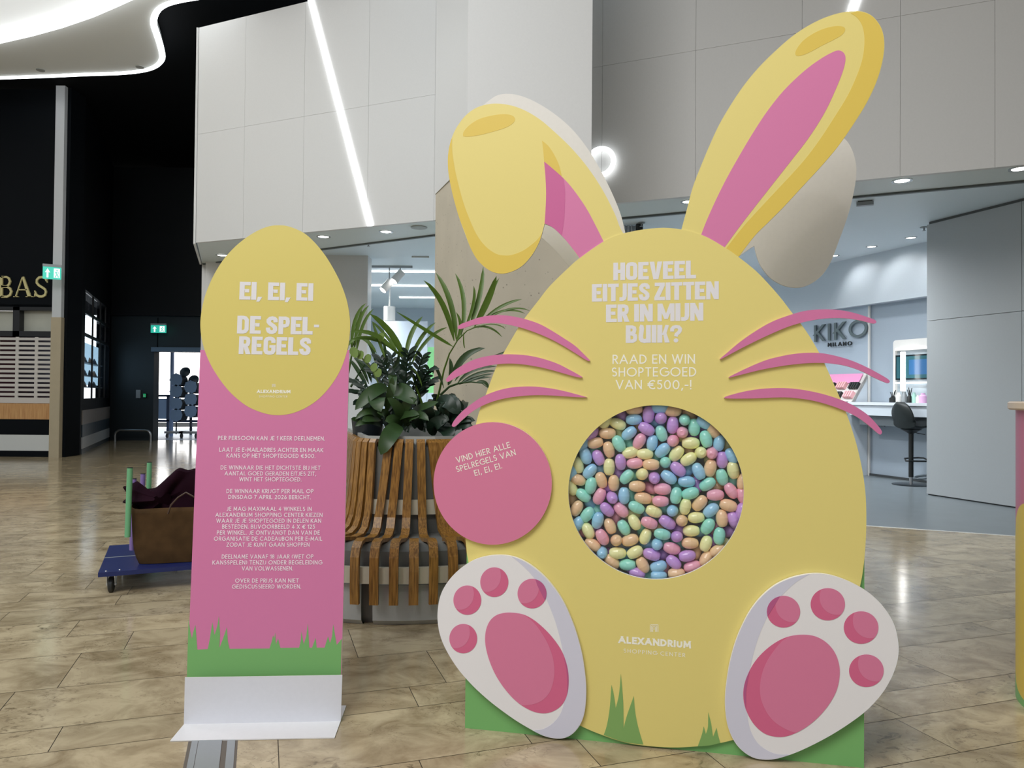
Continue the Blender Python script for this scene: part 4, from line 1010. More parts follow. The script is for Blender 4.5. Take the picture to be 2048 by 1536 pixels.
RULES = [('PER PERSOON KAN JE 1 KEER DEELNEMEN.', 232, 208, 1120, 213), ('LAAT JE E-MAILADRES ACHTER EN MAAK', 243, 305, 1105, 309), ('KANS OP HET SHOPTEGOED \u20ac500.', 303, 354, 1040, 358), ('DE WINNAAR DIE HET DICHTSTE BIJ HET', 254, 453, 1083, 456), ('AANTAL GOED GERADEN EITJES ZIT,', 287, 502, 1047, 505), ('WINT HET SHOPTEGOED.', 408, 550, 925, 553), ('DE WINNAAR KRIJGT PER MAIL OP', 302, 649, 1025, 650), ('DINSDAG 7 APRIL 2026 BERICHT.', 318, 698, 1002, 700), ('JE MAG MAXIMAAL 4 WINKELS IN', 303, 796, 1010, 797), ('ALEXANDRIUM SHOPPING CENTER KIEZEN', 210, 846, 1100, 847), ('WAAR JE JE SHOPTEGOED IN DELEN KAN', 218, 895, 1088, 895), ('BESTEDEN. BIJVOORBEELD 4 X \u20ac 125', 266, 944, 1037, 945), ('PER WINKEL. JE ONTVANGT DAN VAN DE', 223, 994, 1077, 994), ('ORGANISATIE DE CADEAUBON PER E-MAIL', 198, 1044, 1097, 1044), ('ZODAT JE KUNT GAAN SHOPPEN', 303, 1094, 992, 1093), ('DEELNAME VANAF 18 JAAR (WET OP', 263, 1193, 1024, 1192), ('KANSSPELEN) TENZIJ ONDER BEGELEIDING', 186, 1242, 1097, 1241), ('VAN VOLWASSENEN.', 430, 1291, 855, 1291), ('OVER DE PRIJS KAN NIET', 374, 1392, 902, 1391), ('GEDISCUSSIEERD WORDEN.', 348, 1442, 922, 1441)]
text('rules_text', IP, .0012, [(s, 'sans', 380 + a / 4.15, 830 + b / 4.15, 380 + c / 4.15, 830 + d / 4.15, 35 / 4.15, .16) for s, a, b, c, d in RULES], mat('print_pale_pink', rgb(250, 232, 240), .5), info)
# foot: upright sheet and floor plate
FP = Plane(s0, s1 - s0, (0, 0, 1))
c9p = lambda x, y: (320 + x / 4.315, 1180 + y / 4.315)
q = [FP.uv(*c9p(*t), .004) for t in ((205, 1165), (1560, 1140), (1573, 735), (215, 755))]
q[0] = (q[0][0], .004); q[1] = (q[1][0], .004)
M_base = mat('white_sheet_steel', rgb(226, 226, 232), .4)
plate('upright_sheet', FP, .004, None, .003, M_base, info, M_edge, uvs=[q])
FL, FR, BR = fl(*c9p(88, 1311)), fl(*c9p(1507, 1283)), fl(*c9p(1607, 1006)); BLk = FL + BR - FR
MB().slab([FL + Vector((0, 0, .001)), FR + Vector((0, 0, .001)), BR + Vector((0, 0, .001)), BLk + Vector((0, 0, .001))], (0, 0, .004)).build('floor_plate', mat('white_floor_plate', rgb(236, 234, 234), .4), info)

# floor rail
rd = (fl(461, 800) - fl(461, 1500)); 
r0, r1 = fl(366, 1536), fl(467, 1536)
dirr = Vector((-.335, 1, 0)).normalized(); 
w_ = (r1 - r0).length; perp = Vector((dirr.y, -dirr.x, 0))
st = r0 - dirr * 1.2
rail = empty('floor_rail', st + dirr * 1.0, label='flush aluminium rail let into the stone floor before the info sign', cat='rail')
def strip(a, b, z, m, name):
    A = st + perp * a; B = st + perp * b; Z = Vector((0, 0, z))
    return MB().slab([A + Z, B + Z, B + dirr * 9 + Z, A + dirr * 9 + Z], (0, 0, -.003)).build(name, m, rail)
M_al = mat('aluminium_rail', rgb(172, 176, 178), .35, .6)
strip(0, w_, .0012, mat('rail_gap', rgb(104, 96, 86), .6), 'rail_bed')
strip(.012, .034, .003, M_al, 'rail_flange'); strip(.036, w_ * .68, .004, M_al, 'rail_cover'); strip(w_ * .79, w_ * .95, .003, M_al, 'rail_flange')

# ================================================================== concrete column
cA, cB = at(930, 900, 6.9), at(1176, 900, 6.75)
cC = Vector((cB.x + .1, 8.1, 0)); cDl = at(866, 900, 8.0)
foot_pts = [(cA.x, cA.y), (cB.x, cB.y), (cC.x, cC.y), (cDl.x, cDl.y)]
def conc_mat():
    m = mat('concrete', rgb(186, 177, 158), .7, noise=(3.0, .14))
    nt = m.node_tree; b = nt.nodes['Principled BSDF']; L = nt.links.new
    src = b.inputs['Base Color'].links[0].from_socket
    t = nt.nodes.new('ShaderNodeTexCoord'); v = nt.nodes.new('ShaderNodeTexVoronoi'); v.inputs['Scale'].default_value = 26
    n = nt.nodes.new('ShaderNodeTexNoise'); n.inputs['Scale'].default_value = 9; n.inputs['Detail'].default_value = 5
    L(t.outputs['Object'], v.inputs['Vector']); L(t.outputs['Object'], n.inputs['Vector'])
    r = nt.nodes.new('ShaderNodeMapRange'); r.inputs[1].default_value = .10; r.inputs[2].default_value = .22; r.inputs[3].default_value = .35; r.inputs[4].default_value = 1
    L(v.outputs['Distance'], r.inputs[0])
    mm = nt.nodes.new('ShaderNodeMix'); mm.data_type = 'RGBA'; mm.blend_type = 'MULTIPLY'; mm.inputs[0].default_value = 1
    L(src, mm.inputs[6]); L(r.outputs[0], mm.inputs[7])
    r2 = nt.nodes.new('ShaderNodeMapRange'); r2.inputs[1].default_value = .5; r2.inputs[2].default_value = .6
    L(n.outputs['Fac'], r2.inputs[0])
    m2 = nt.nodes.new('ShaderNodeMix'); m2.data_type = 'RGBA'; L(r2.outputs[0], m2.inputs[0]); L(src, m2.inputs[6]); L(mm.outputs[2], m2.inputs[7])
    L(m2.outputs[2], b.inputs['Base Color'])
    return m
col = MB().prism(foot_pts, 0, 3.44).build('column', conc_mat())
tag(col, 'broad column of raw pitted concrete behind the bunny, clad white higher up', 'column')
cc = [(p[0] * 1.0, p[1]) for p in foot_pts]
clad = MB().prism([(p[0] - .01 if i in (0, 3) else p[0] + .01, p[1] - (.012 if i < 2 else 0)) for i, p in enumerate(cc)], 3.44, 6.9).build('cladding', M_wall, col)

# ================================================================== bench round a planter
BC = Vector((-.68, 5.3, 0))
ph0 = math.atan2(-BC.y, -BC.x)                  # towards the hall
bench = empty('planter_bench', BC, label='curved oak slat bench wrapping round a grey drum beside the concrete column', cat='bench')
pf = [(.615, 1.0), (.64, 1.02), (.668, 1.022), (.688, 1.0), (.694, .95), (.702, .85), (.712, .74), (.722, .64), (.738, .55), (.765, .49), (.81, .46), (.88, .455), (.97, .47), (1.05, .482), (1.105, .475), (1.14, .445), (1.158, .395), (1.162, .32), (1.160, .22), (1.155, .135)]
def slat(tt, tb, tf, w=.053, skip=0, wtop=None, wbot=None, name='slat'):
    """bent board: angle at the top, at the foot of the back and at the front edge"""
    vs, fs = [], []
    pp = pf[skip:]; n = len(pp)
    for i, (r, z) in enumerate(pp):
        if r < .74: f = min(1, max(0, (1.02 - z) / .47)); th = tt + (tb - tt) * f
        else: f = min(1, (r - .74) / .38); f = f * f * (3 - 2 * f); th = tb + (tf - tb) * f
        th += ph0
        er, et = Vector((math.cos(th), math.sin(th), 0)), Vector((-math.sin(th), math.cos(th), 0))
        a = pp[max(0, i - 1)]; b = pp[min(n - 1, i + 1)]
        t = Vector((b[0] - a[0], b[1] - a[1])).normalized(); nn = Vector((t.y, -t.x))
        ww = w if wtop is None else wtop + (wbot - wtop) * min(1, max(0, (r - .69) / .47))
        for s_, q in ((-1, 0), (1, 0), (1, 1), (-1, 1)):
            vs.append(BC + er * (r + nn.x * .022 * q) + et * (s_ * ww / 2) + Vector((0, 0, z + nn.y * .022 * q)))
    for i in range(n - 1):
        for k in range(4):
            fs.append((4 * i + k, 4 * i + (k + 1) % 4, 4 * (i + 1) + (k + 1) % 4, 4 * (i + 1) + k))
    fs += [(0, 1, 2, 3), tuple(4 * (n - 1) + k for k in (3, 2, 1, 0))]
    return MB().add(vs, fs).build(name, M_wood, bench)
slat(.051, .066, .095, w=.050); slat(-.051, -.066, -.095, w=.050)
slat(0, 0, .0, skip=12)
for tt, tb, tf in ((-.143, -.19, -.19), (-.235, -.30, -.285)): slat(tt, tb, tf, w=.050)
slat(.235, .30, .42, wtop=.165, wbot=.20, name='wide_slat')
for tb, tf in ((.20, .19), (.27, .285)): slat(tb, tb, tf, skip=12)
for i in range(5): slat(.44 + i * .105, .50 + i * .105, .53 + i * .105)
# the rim of the bench: arc, tight corner, straight run going back
TH0, TH1 = -.35, -1.39
dirp = lambda th: Vector((math.cos(ph0 + th), math.sin(ph0 + th), 0))
KC = BC + dirp(TH0) * .44
def rimpath():
    pts = [(BC + dirp(th) * .66, dirp(th)) for th in [1.0 - i * .09 for i in range(16)] if th > TH0]
    pts += [(KC + dirp(TH0 + (TH1 - TH0) * i / 8) * .22, dirp(TH0 + (TH1 - TH0) * i / 8)) for i in range(9)]
    e_ = pts[-1][0]; n_ = dirp(TH1); t_ = Vector((n_.y, -n_.x, 0)); t_ = t_ if t_.y > 0 else -t_
    pts += [(e_ + t_ * d, n_) for d in (.3, .6, .9, 1.2)]
    return pts
RP = rimpath()
tline = (RP[-1][0] - RP[-2][0]).normalized(); nline = RP[-1][1]; eline = RP[-5][0]
def pslat(B, nn_, w=.050):
    vs, fs = [], []; et = Vector((-nn_.y, nn_.x, 0)); n = len(pf)
    for i, (r, z) in enumerate(pf):
        a = pf[max(0, i - 1)]; b = pf[min(n - 1, i + 1)]
        t = Vector((b[0] - a[0], b[1] - a[1])).normalized(); nn = Vector((t.y, -t.x))
        for s_, q in ((-1, 0), (1, 0), (1, 1), (-1, 1)):
            vs.append(B + nn_ * (r - .66 + nn.x * .022 * q) + et * (s_ * w / 2) + Vector((0, 0, z + nn.y * .022 * q)))
    for i in range(n - 1):
        for k in range(4): fs.append((4 * i + k, 4 * i + (k + 1) % 4, 4 * (i + 1) + (k + 1) % 4, 4 * (i + 1) + k))
    fs += [(0, 1, 2, 3), tuple(4 * (n - 1) + k for k in (3, 2, 1, 0))]
    return MB().add(vs, fs).build('slat', M_wood, bench)
for th in (-.48, -.70, -.92, -1.13, -1.33): pslat(KC + dirp(th) * .22, dirp(th), .044)
for k in range(13): pslat(eline + tline * (.02 + k * .062), nline, .044)
def sweep(name, prof, m, i0=0, i1=None, mbx=None):
    mb = mbx or MB(); pts = RP[i0:i1]; n = len(prof); b = [B + nn_ * (r - .66) + Vector((0, 0, z)) for B, nn_ in pts for r, z in prof]
    fs = [(j * n + k, j * n + k + 1, (j + 1) * n + k + 1, (j + 1) * n + k) for j in range(len(pts) - 1) for k in range(n - 1)]
    if prof[0] == prof[-1]: fs += [tuple(range(n - 1)), tuple(range((len(pts) - 1) * n, len(pts) * n - 1))]
    mb.add(b, fs)
    return mb.build(name, m, bench, smooth=True)
M_drum = mat('bench_drum_grey', rgb(112, 112, 108), .55)
sweep('back_shell', [(.60, .98), (.655, .97), (.665, .5), (.66, .40)], M_drum)
sweep('seat_shell', [(.60, .44), (1.02, .44), (1.06, .41), (1.05, .05), (1.02, .0)], M_drum)
M_band = mat('bench_band_cream', rgb(196, 190, 170), .45)
sweep('band', [(.676, .56), (.694, .56), (.690, .65), (.670, .65), (.676, .56)], M_band)
sweep('band', [(1.10, .245), (1.13, .245), (1.13, .335), (1.10, .335), (1.10, .245)], M_band)
M_foot2 = mat('bench_foot', rgb(176, 178, 176), .4)
for a0_, a1_ in ((-.21, .17), (.24, .7), (-.52, -.27)):
    MB().lathe([(.8, .0), (1.055, .0), (1.085, .03), (1.09, .10), (1.088, .23), (1.05, .245), (.8, .245)], BC, 14, a0=ph0 + a0_, a1=ph0 + a1_).build('base_module', M_foot2, bench, smooth=True)
# planter set into the bench: faceted rim with soil
ptr = empty('planter', BC, label='faceted grey planter sunk inside the bench, filled with foliage', cat='planter')
rim = [BC + dirp(th) * .625 for th in (1.0, .62, .2, -.28)] + [KC + dirp(-.95) * .20, eline - nline * .035, eline + tline * 1.0 - nline * .035, Vector((-.45, 6.1, 0)), Vector((-.05, 5.7, 0))]
cen = sum(rim, Vector()) / len(rim)
inn = [cen + (p - cen) * .95 for p in rim]
mb = MB()
for k in range(len(rim)):
    a, b = rim[k], rim[(k + 1) % len(rim)]; c, d = inn[(k + 1) % len(rim)], inn[k]
    mb.prism([(q.x, q.y) for q in (a, b, c, d)], .93, 1.035)
mb.build('rim', mat('planter_rim', rgb(170, 172, 168), .4), ptr)
MB().prism([(p.x, p.y) for p in inn], .90, .95).build('soil', mat('soil', rgb(44, 36, 28), .9, noise=(30, .5), bump=(40, .6)), ptr)
pot = MB().lathe([(0, .952), (.09, .952), (.11, 1.13), (.10, 1.13), (.085, 1.11), (0, 1.11)], Vector((at(735, 840, 5.2).x, 5.2, 0)), 24).build('plant_pot', mat('dark_pot', rgb(28, 36, 42), .35), smooth=True)
tag(pot, 'dark glazed round pot half hidden by leaves in the bench planter', 'pot')

# ---- foliage
def leafmat(name, a, b):
    m = mat(name, a, .38, noise=(9, .3), spec=.4)
    m.node_tree.nodes['Principled BSDF'].inputs['Base Color'].default_value = a
    return m
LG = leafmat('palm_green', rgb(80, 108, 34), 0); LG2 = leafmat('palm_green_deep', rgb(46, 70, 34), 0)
LZ = leafmat('dark_leaf', rgb(28, 48, 34), 0); LS = leafmat('lily_leaf', rgb(52, 76, 40), 0); LP = leafmat('pale_leaf', rgb(126, 152, 84), 0)
def blade(mb, p0, p1, p2, w, seg=8, fold=.3, wp_=.45):
    """folded leaf from p0 via p1 to the tip p2"""
    p0, p1, p2 = Vector(p0), Vector(p1), Vector(p2)
    vs = []; b0 = len(mb.v)
    view = Vector((.15, -1, .35)).normalized()
    for i in range(seg + 1):
        t = i / seg
        p = p0 * (1 - t) ** 2 + p1 * 2 * t * (1 - t) + p2 * t * t
        d = ((p1 - p0) * (1 - t) + (p2 - p1) * t).normalized()
        sd_ = d.cross(view)
        if sd_.length < .05: sd_ = d.cross(Vector((1, 0, 0)))
        sd_.normalize(); up = sd_.cross(d)
        x = t ** wp_ * (1 - t) ** .55 * 1.75 if 0 < t < 1 else (0.12 if t == 0 else 0)
        ww = max(w * min(x, 1.0), .0008) / 2
        vs += [p - sd_ * ww + up * ww * fold, p, p + sd_ * ww + up * ww * fold]
    fs = []
    for i in range(seg):
        for k in range(2): fs.append((3 * i + k, 3 * i + k + 1, 3 * i + 4 + k, 3 * i + 3 + k))
    mb.add(vs, fs)
def K(x, y, Y): return at(680 + x / 3.658, 500 + y / 3.658, Y)
def frond(name, stem, leaflets, m, parent, Y0, Y1, w=.034, mid=None):
    mb = MB()
    n = len(stem); pts = [K(x, y, Y0 + (Y1 - Y0) * i / (n - 1)) for i, (x, y) in enumerate(stem)]
    sm = []
    for i in range(n - 1):
        for k in range(4): sm.append(pts[i].lerp(pts[i + 1], k / 4))
    sm.append(pts[-1])
    mb.tube(sm, [.0085 - .006 * i / (len(sm) - 1) for i in range(len(sm))], 6)
    for lf in leaflets:
        (x0, y0), (x1, y1), (x2, y2) = lf[:3]; ww = lf[3] if len(lf) > 3 else w; dY = lf[4] if len(lf) > 4 else 0
        f = min(range(n), key=lambda i: (stem[i][0] - x0) ** 2 + (stem[i][1] - y0) ** 2) / (n - 1)
        Yb_ = Y0 + (Y1 - Y0) * f
        # control point so that the curve passes near the middle point given
        a, c = K(x0, y0, Yb_), K(x2, y2, Yb_ + dY); mm = K(x1, y1, Yb_ + dY * .4)
        ctl = mm * 2 - (a + c) * .5
        blade(mb, a, ctl, c, ww * .86)
    return mb.build(name, m, parent, smooth=True)
palm = empty('kentia_palm', BC + Vector((.05, .05, .95)), label='tall kentia palm with arching fronds in the bench planter', cat='plant')
frond('frond', [(700, 1140), (730, 1020), (760, 880), (800, 760), (860, 660), (930, 590), (1020, 555)],
      [((835, 665), (750, 400), (612, 222), .05, -.1), ((850, 655), (805, 380), (700, 165), .05, .05), ((885, 630), (905, 380), (843, 170), .042, .15), ((915, 570), (975, 400), (978, 262), .03), ((950, 560), (1020, 340), (1048, 122), .045, .1), ((985, 560), (1080, 370), (1145, 190), .06, -.1), ((1010, 545), (1090, 350), (1165, 205), .03), ((1040, 520), (1180, 415), (1330, 360), .03), ((1040, 525), (1200, 445), (1355, 465), .022), ((1040, 530), (1230, 435), (1390, 445), .018), ((960, 575), (1080, 565), (1187, 638), .022), ((1000, 560), (1130, 545), (1210, 580), .012), ((825, 706), (640, 595), (410, 450), .034, -.15), ((850, 665), (882, 560), (850, 455), .03), ((905, 600), (905, 680), (915, 720), .012)], LG, palm, 5.25, 5.0)
frond('frond', [(610, 1150), (560, 1010), (520, 880), (480, 810), (400, 740), (330, 690)],
      [((478, 815), (370, 610), (215, 465), .06, -.1), ((480, 800), (520, 620), (605, 485), .042, .1), ((505, 835), (590, 650), (700, 530), .036), ((515, 850), (640, 660), (785, 565), .032, .1), ((400, 740), (250, 620), (72, 600), .042, -.1), ((440, 775), (280, 660), (72, 655), .045, -.1), ((420, 745), (330, 620), (230, 520), .03), ((330, 790), (280, 650), (235, 520), .028), ((500, 850), (560, 900), (600, 1000), .02)], LG, palm, 5.2, 4.95)
frond('frond', [(60, 900), (80, 800), (90, 720), (110, 640)],
      [((85, 740), (110, 520), (192, 388), .034), ((105, 740), (140, 530), (212, 405), .034), ((120, 750), (165, 560), (245, 430), .032), ((70, 700), (160, 440), (60, 700), .01), ((110, 640), (190, 660), (270, 760), .036), ((110, 660), (60, 690), (20, 780), .03)], LG, palm, 5.3, 5.2)
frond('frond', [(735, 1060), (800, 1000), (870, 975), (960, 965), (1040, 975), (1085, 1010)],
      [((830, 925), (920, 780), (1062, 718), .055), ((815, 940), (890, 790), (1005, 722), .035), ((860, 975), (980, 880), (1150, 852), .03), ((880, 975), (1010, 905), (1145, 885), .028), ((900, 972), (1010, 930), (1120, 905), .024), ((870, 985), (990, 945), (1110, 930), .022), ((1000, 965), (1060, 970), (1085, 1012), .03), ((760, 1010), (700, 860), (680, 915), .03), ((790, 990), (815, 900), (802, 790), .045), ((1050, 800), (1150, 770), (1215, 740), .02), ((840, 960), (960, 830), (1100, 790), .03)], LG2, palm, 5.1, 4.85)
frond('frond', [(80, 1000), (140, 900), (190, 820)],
      [((200, 1000), (130, 880), (70, 800), .04), ((210, 980), (150, 840), (100, 790), .035), ((230, 970), (190, 860), (120, 800), .035), ((300, 880), (330, 760), (310, 650), .03), ((350, 900), (420, 820), (430, 700), .03), ((260, 830), (240, 740), (190, 660), .03)], LG2, palm, 5.3, 5.2)
rz = random.Random(3)
zz = empty('zz_plant', at(810, 850, 5.1) + Vector((0, 0, 0)), label='dark glossy zz plant, thick stems of small paired leaves in the bench planter', cat='plant')
for sx, sy, tx, ty in ((420, 1100, 300, 800), (450, 1100, 380, 790), (480, 1100, 500, 760), (500, 1120, 600, 790), (520, 1130, 650, 880), (380, 1120, 230, 860), (300, 1130, 100, 960), (330, 1140, 130, 1040), (560, 1150, 660, 960), (430, 1120, 440, 850)):
    mb = MB(); Ya = 5.15 + rz.uniform(-.15, .15); Yb2 = Ya + rz.uniform(-.2, .15)
    a, c = K(sx, sy, Ya), K(tx, ty, Yb2); ctl = (a + c) / 2 + Vector((rz.uniform(-.03, .03), 0, .05))
    pts = [a * (1 - t) ** 2 + ctl * 2 * t * (1 - t) + c * t * t for t in [i / 9 for i in range(10)]]
    mb.tube(pts, .006, 5)
    for i in range(2, 10):
        d = (pts[i] - pts[i - 1]).normalized()
        for s_ in (-1, 1):
            sdv = Vector((s_ * .8, rz.uniform(-.5, .5), 0)).normalized()
            tip = pts[i] + (d * .045 + sdv * .055 + Vector((0, 0, rz.uniform(-.02, .02))))
            blade(mb, pts[i], (pts[i] + tip) / 2 + Vector((0, 0, .01)), tip, .030, 5, .15)
    mb.build('stem', LZ, zz, smooth=True)
lily = empty('peace_lily', at(800, 862, 4.9), label='peace lily with broad drooping leaves spilling over the planter rim', cat='plant')
LL = [((350, 1010), (240, 1040), (110, 1172), .09), ((330, 1090), (270, 1080), (300, 1185), .12), ((370, 1050), (450, 1040), (560, 1130), .12), ((400, 1000), (385, 930), (395, 1060), .06), ((340, 1180), (365, 1060), (385, 925), .05), ((440, 1285), (370, 1350), (298, 1500), .11), ((300, 1240), (230, 1230), (160, 1250), .06), ((440, 1290), (430, 1170), (345, 1082), .07), ((450, 1280), (480, 1150), (560, 1090), .07), ((470, 1290), (560, 1210), (650, 1250), .06), ((300, 1250), (220, 1180), (110, 1240), .05), ((350, 1260), (330, 1200), (270, 1190), .06), ((520, 1180), (600, 1150), (720, 1110), .05), ((420, 1240), (490, 1200), (580, 1205), .06), ((300, 1290), (210, 1250), (110, 1290), .05), ((440, 1300), (400, 1250), (330, 1250), .08), ((500, 1290), (510, 1230), (580, 1220), .06), ((150, 1290), (130, 1250), (80, 1235), .04)]
mb = MB()
for a, b, c, w in LL:
    hang = c[1] > 1400; Ya = 4.80 if hang else 4.92; A, C = K(*a, Ya), K(*c, Ya - (.22 if hang else .15)); M_ = K(*b, Ya - (.17 if hang else .1)); blade(mb, A, M_ * 2 - (A + C) * .5, C, w * 1.15, 10, .25, .5)
mb.build('leaf_clump', LS, lily, smooth=True)
lily2 = empty('philodendron', at(880, 862, 4.9), label='dark philodendron leaves crowding the planter by the concrete column', cat='plant')
LL2 = [((740, 1190), (770, 1110), (850, 1190), .10), ((760, 1080), (810, 1120), (870, 1200), .11), ((700, 1350), (690, 1280), (790, 1240), .09), ((670, 1340), (720, 1250), (800, 1245), .08), ((740, 1270), (790, 1330), (830, 1370), .09), ((850, 1280), (900, 1240), (990, 1250), .05), ((780, 1260), (850, 1210), (930, 1220), .06), ((720, 1300), (760, 1200), (720, 1150), .07), ((860, 1300), (900, 1280), (980, 1310), .06), ((640, 1300), (660, 1200), (600, 1130), .06), ((600, 1320), (560, 1250), (480, 1230), .06), ((820, 1270), (780, 1180), (730, 1130), .07), ((900, 1330), (930, 1270), (960, 1230), .05)]
mb = MB()
for a, b, c, w in LL2:
    Ya = 4.95; A, C = K(*a, Ya), K(*c, Ya - .1); M_ = K(*b, Ya - .08); blade(mb, A, M_ * 2 - (A + C) * .5, C, w * 1.2, 10, .2, .5)
for i in range(16):
    x, y = rz.uniform(560, 900), rz.uniform(1240, 1330); A = K(x, y, 5.0); C = K(x + rz.uniform(-90, 90), y - rz.uniform(10, 100), 5.0 + rz.uniform(-.1, .2)); blade(mb, A, (A + C) / 2 + Vector((0, 0, .04)), C, .05, 6)
for i in range(95):
    x, y = rz.uniform(150, 930), rz.uniform(1130, 1345); A = K(x, y, 5.3); C = K(x + rz.uniform(-120, 120), y - rz.uniform(10, 140), 5.3 + rz.uniform(-.1, .3)); blade(mb, A, (A + C) / 2 + Vector((0, 0, .05)), C, .06, 6)
mb.build('leaf_clump', LZ, lily2, smooth=True)
pep = empty('peperomia', at(720, 790, 5.0), label='pale round-leaved peperomia at the left end of the planter', cat='plant')
mb = MB()
mb.tube([K(300, 1140, 5.15), K(290, 1000, 5.12), K(240, 880, 5.05), K(160, 790, 5.0), K(100, 750, 5.0)], .006, 6)
for x, y, r in ((205, 795, .035), (250, 860, .032), (105, 750, .05), (150, 770, .035), (280, 900, .035), (300, 640, .035), (120, 760, .03)):
    A = K(x - 20, y + 25, 5.0); C = K(x + 22, y - 25, 4.97); blade(mb, A, (A + C) / 2 + Vector((0, 0, .005)), C, r * 1.8, 8, .1, .5)
mb.build('leaf_clump', LP, pep, smooth=True)

# ================================================================== blue dolly with bag
dz = .15
d0, d1 = fl(196, 1146, dz), fl(219, 1091, dz)
dv = (d0 - d1); fr = fl(380, 1131, dz) - d0
W2 = fr.normalized() * .70; 
dol = empty('dolly', (d0 + d1) / 2 - Vector((0, 0, dz)) + W2 * .5, label='low blue platform dolly on black castors behind the info sign', cat='dolly')
M_blue = mat('blue_board', rgb(26, 40, 96), .35, noise=(14, .12))
MB().slab([d0, d0 + W2, d1 + W2, d1], (0, 0, -.028)).build('platform', M_blue, dol)
ml = d1.lerp(d0, .48) + Vector((0, 0, .001))
MB().slab([ml, ml + W2, ml + W2 + dv * .02, ml + dv * .02], (0, 0, -.004)).build('seam_strip', M_grey, dol)
for a, b in ((.96, .06), (.95, .17), (.96, .85), (.5, .33), (.05, .2)):
    MB().lathe([(0, 0), (.008, 0), (.006, .004), (0, .004)], d1 + dv * a + W2 * b + Vector((0, 0, 0)), 8).build('bolt', M_steel, dol)
for a, b in ((.9, .1), (.12, .1), (.9, .88), (.12, .88)):
    c = d1 + dv * a + W2 * b - Vector((0, 0, dz))
    ax = Vector((.95, .3, 0)).normalized(); fw = Vector((-.3, .95, 0))
    w = MB().lathe([(0, -.016), (.042, -.016), (.052, -.010), (.052, .010), (.042, .016), (0, .016)], c + Vector((0, 0, .052)), 24, M=ax.to_track_quat('Z', 'Y').to_matrix()).build('castor', mat('castor_rubber', rgb(40, 42, 42), .5), dol, smooth=True)
    MB().slab([c + ax * .022 + fw * .04 + Vector((0, 0, .118)), c + ax * .022 - fw * .03 + Vector((0, 0, .118)), c + ax * .022 - fw * .012 + Vector((0, 0, .045)), c + ax * .022 + fw * .012 + Vector((0, 0, .045))], ax * .004).slab([c - ax * .022 + fw * .04 + Vector((0, 0, .118)), c - ax * .022 - fw * .03 + Vector((0, 0, .118)), c - ax * .022 - fw * .012 + Vector((0, 0, .045)), c - ax * .022 + fw * .012 + Vector((0, 0, .045))], -ax * .004).box(c + Vector((0, 0, .119)), (.08, .08, .006)).cyl(c - ax * .03 + Vector((0, 0, .052)), c + ax * .03 + Vector((0, 0, .052)), .007, 8).build('castor_fork', M_steel, w)
def dp_(x, y, Y): return at(x, y, Y)
# children's stools carried upside down
def stool(legs, seatc, sz, m, label, Yr):
    s_ = empty('upturned_stool', seatc, label=label, cat='stool', group='two pastel legged stools carried upside down')
    MB().lathe([(0, 0), (.155, 0), (.16, .006), (.16, .022), (.155, .028), (0, .028)], Vector((seatc.x, seatc.y, sz)), 32).build('seat', M_wood2, s_, smooth=True)
    for (x0, y0, x1, y1, Y, r) in legs:
        a, c = dp_(x0, y0, Y), dp_(x1, y1, Y)
        MB().cyl(c, a, r, 16, r2=r).lathe([(0, 0), (r * 1.05, 0), (r * 1.05, .004), (0, .004)], a, 16, mi=1).build('leg', [m, M_rub], s_, smooth=True)
    return s_
M_pg = mat('leg_green', rgb(112, 178, 130), .4); M_pp = mat('leg_purple', rgb(140, 116, 178), .4)
sc = (d0 + d1) / 2 + fr.normalized() * .36 + (d1 - d0) * .18
stool([(268, 958, 264, 1100, 5.12, .017), (286, 948, 282, 1060, 5.25, .016), (381, 960, 378, 1078, 5.40, .017)], Vector((sc.x - .04, sc.y + .02, dz)), dz + .001, M_pp, 'upside-down stool with lilac legs on the blue dolly', 5.0)
stool([(260, 936, 255, 1074, 4.97, .018), (299, 925, 296, 1040, 5.4, .017), (368, 944, 362, 1065, 5.42, .017)], Vector((sc.x - .04, sc.y + .02, dz)), dz + .095, M_pg, 'upside-down stool with mint green legs stacked on the blue dolly', 5.0)
# tote bag: tapered body with soft sides
b0, b1 = fl(269, 1131, dz), fl(400, 1124, dz)
bu = (b1 - b0).normalized(); bn = Vector((-bu.y, bu.x, 0)); LB = .50; b0 = b0 - bu * .015
bag = empty('tote_bag', b0 + bu * LB / 2 + bn * .08, label='open brown suede tote bag on the blue dolly', cat='bag')
vs, fs = [], []
NU, NV = 28, 10
hB_ = 1.3 * 0; topz = at(260, 1019, 4.97).z
for j in range(NV + 1):
    t = j / NV; z = dz + .003 + (topz - dz) * t
    ln = LB / 2 * (1 + .10 * t); dp2 = .095 * (1 - .25 * t)
    for i in range(NU):
        a = 2 * PI * i / NU; c_, s_ = math.cos(a), math.sin(a)
        ex = .45
        x = ln * math.copysign(abs(c_) ** ex, c_); y = dp2 * math.copysign(abs(s_) ** ex, s_)
        k = 1 - .12 * (1 - t) ** 6
        zz_ = z + (.012 * math.cos(2 * a) + .008 * math.sin(3 * a)) * t ** 3
        y += .010 * math.sin(5 * a + 3 * t) * t
        p = b0 + bu * (LB / 2 + x * k) + bn * (.095 + y * k); vs.append(Vector((p.x, p.y, zz_)))
for j in range(NV):
    for i in range(NU): fs.append((j * NU + i, j * NU + (i + 1) % NU, (j + 1) * NU + (i + 1) % NU, (j + 1) * NU + i))
fs.append(tuple(range(NU))[::-1])
bo = MB().add(vs, fs).build('bag_body', mat('brown_suede', rgb(76, 56, 34), .85, noise=(11, .55), spec=.15), bag, smooth=True)
sm_ = bo.modifiers.new('thick', 'SOLIDIFY'); sm_.thickness = .004
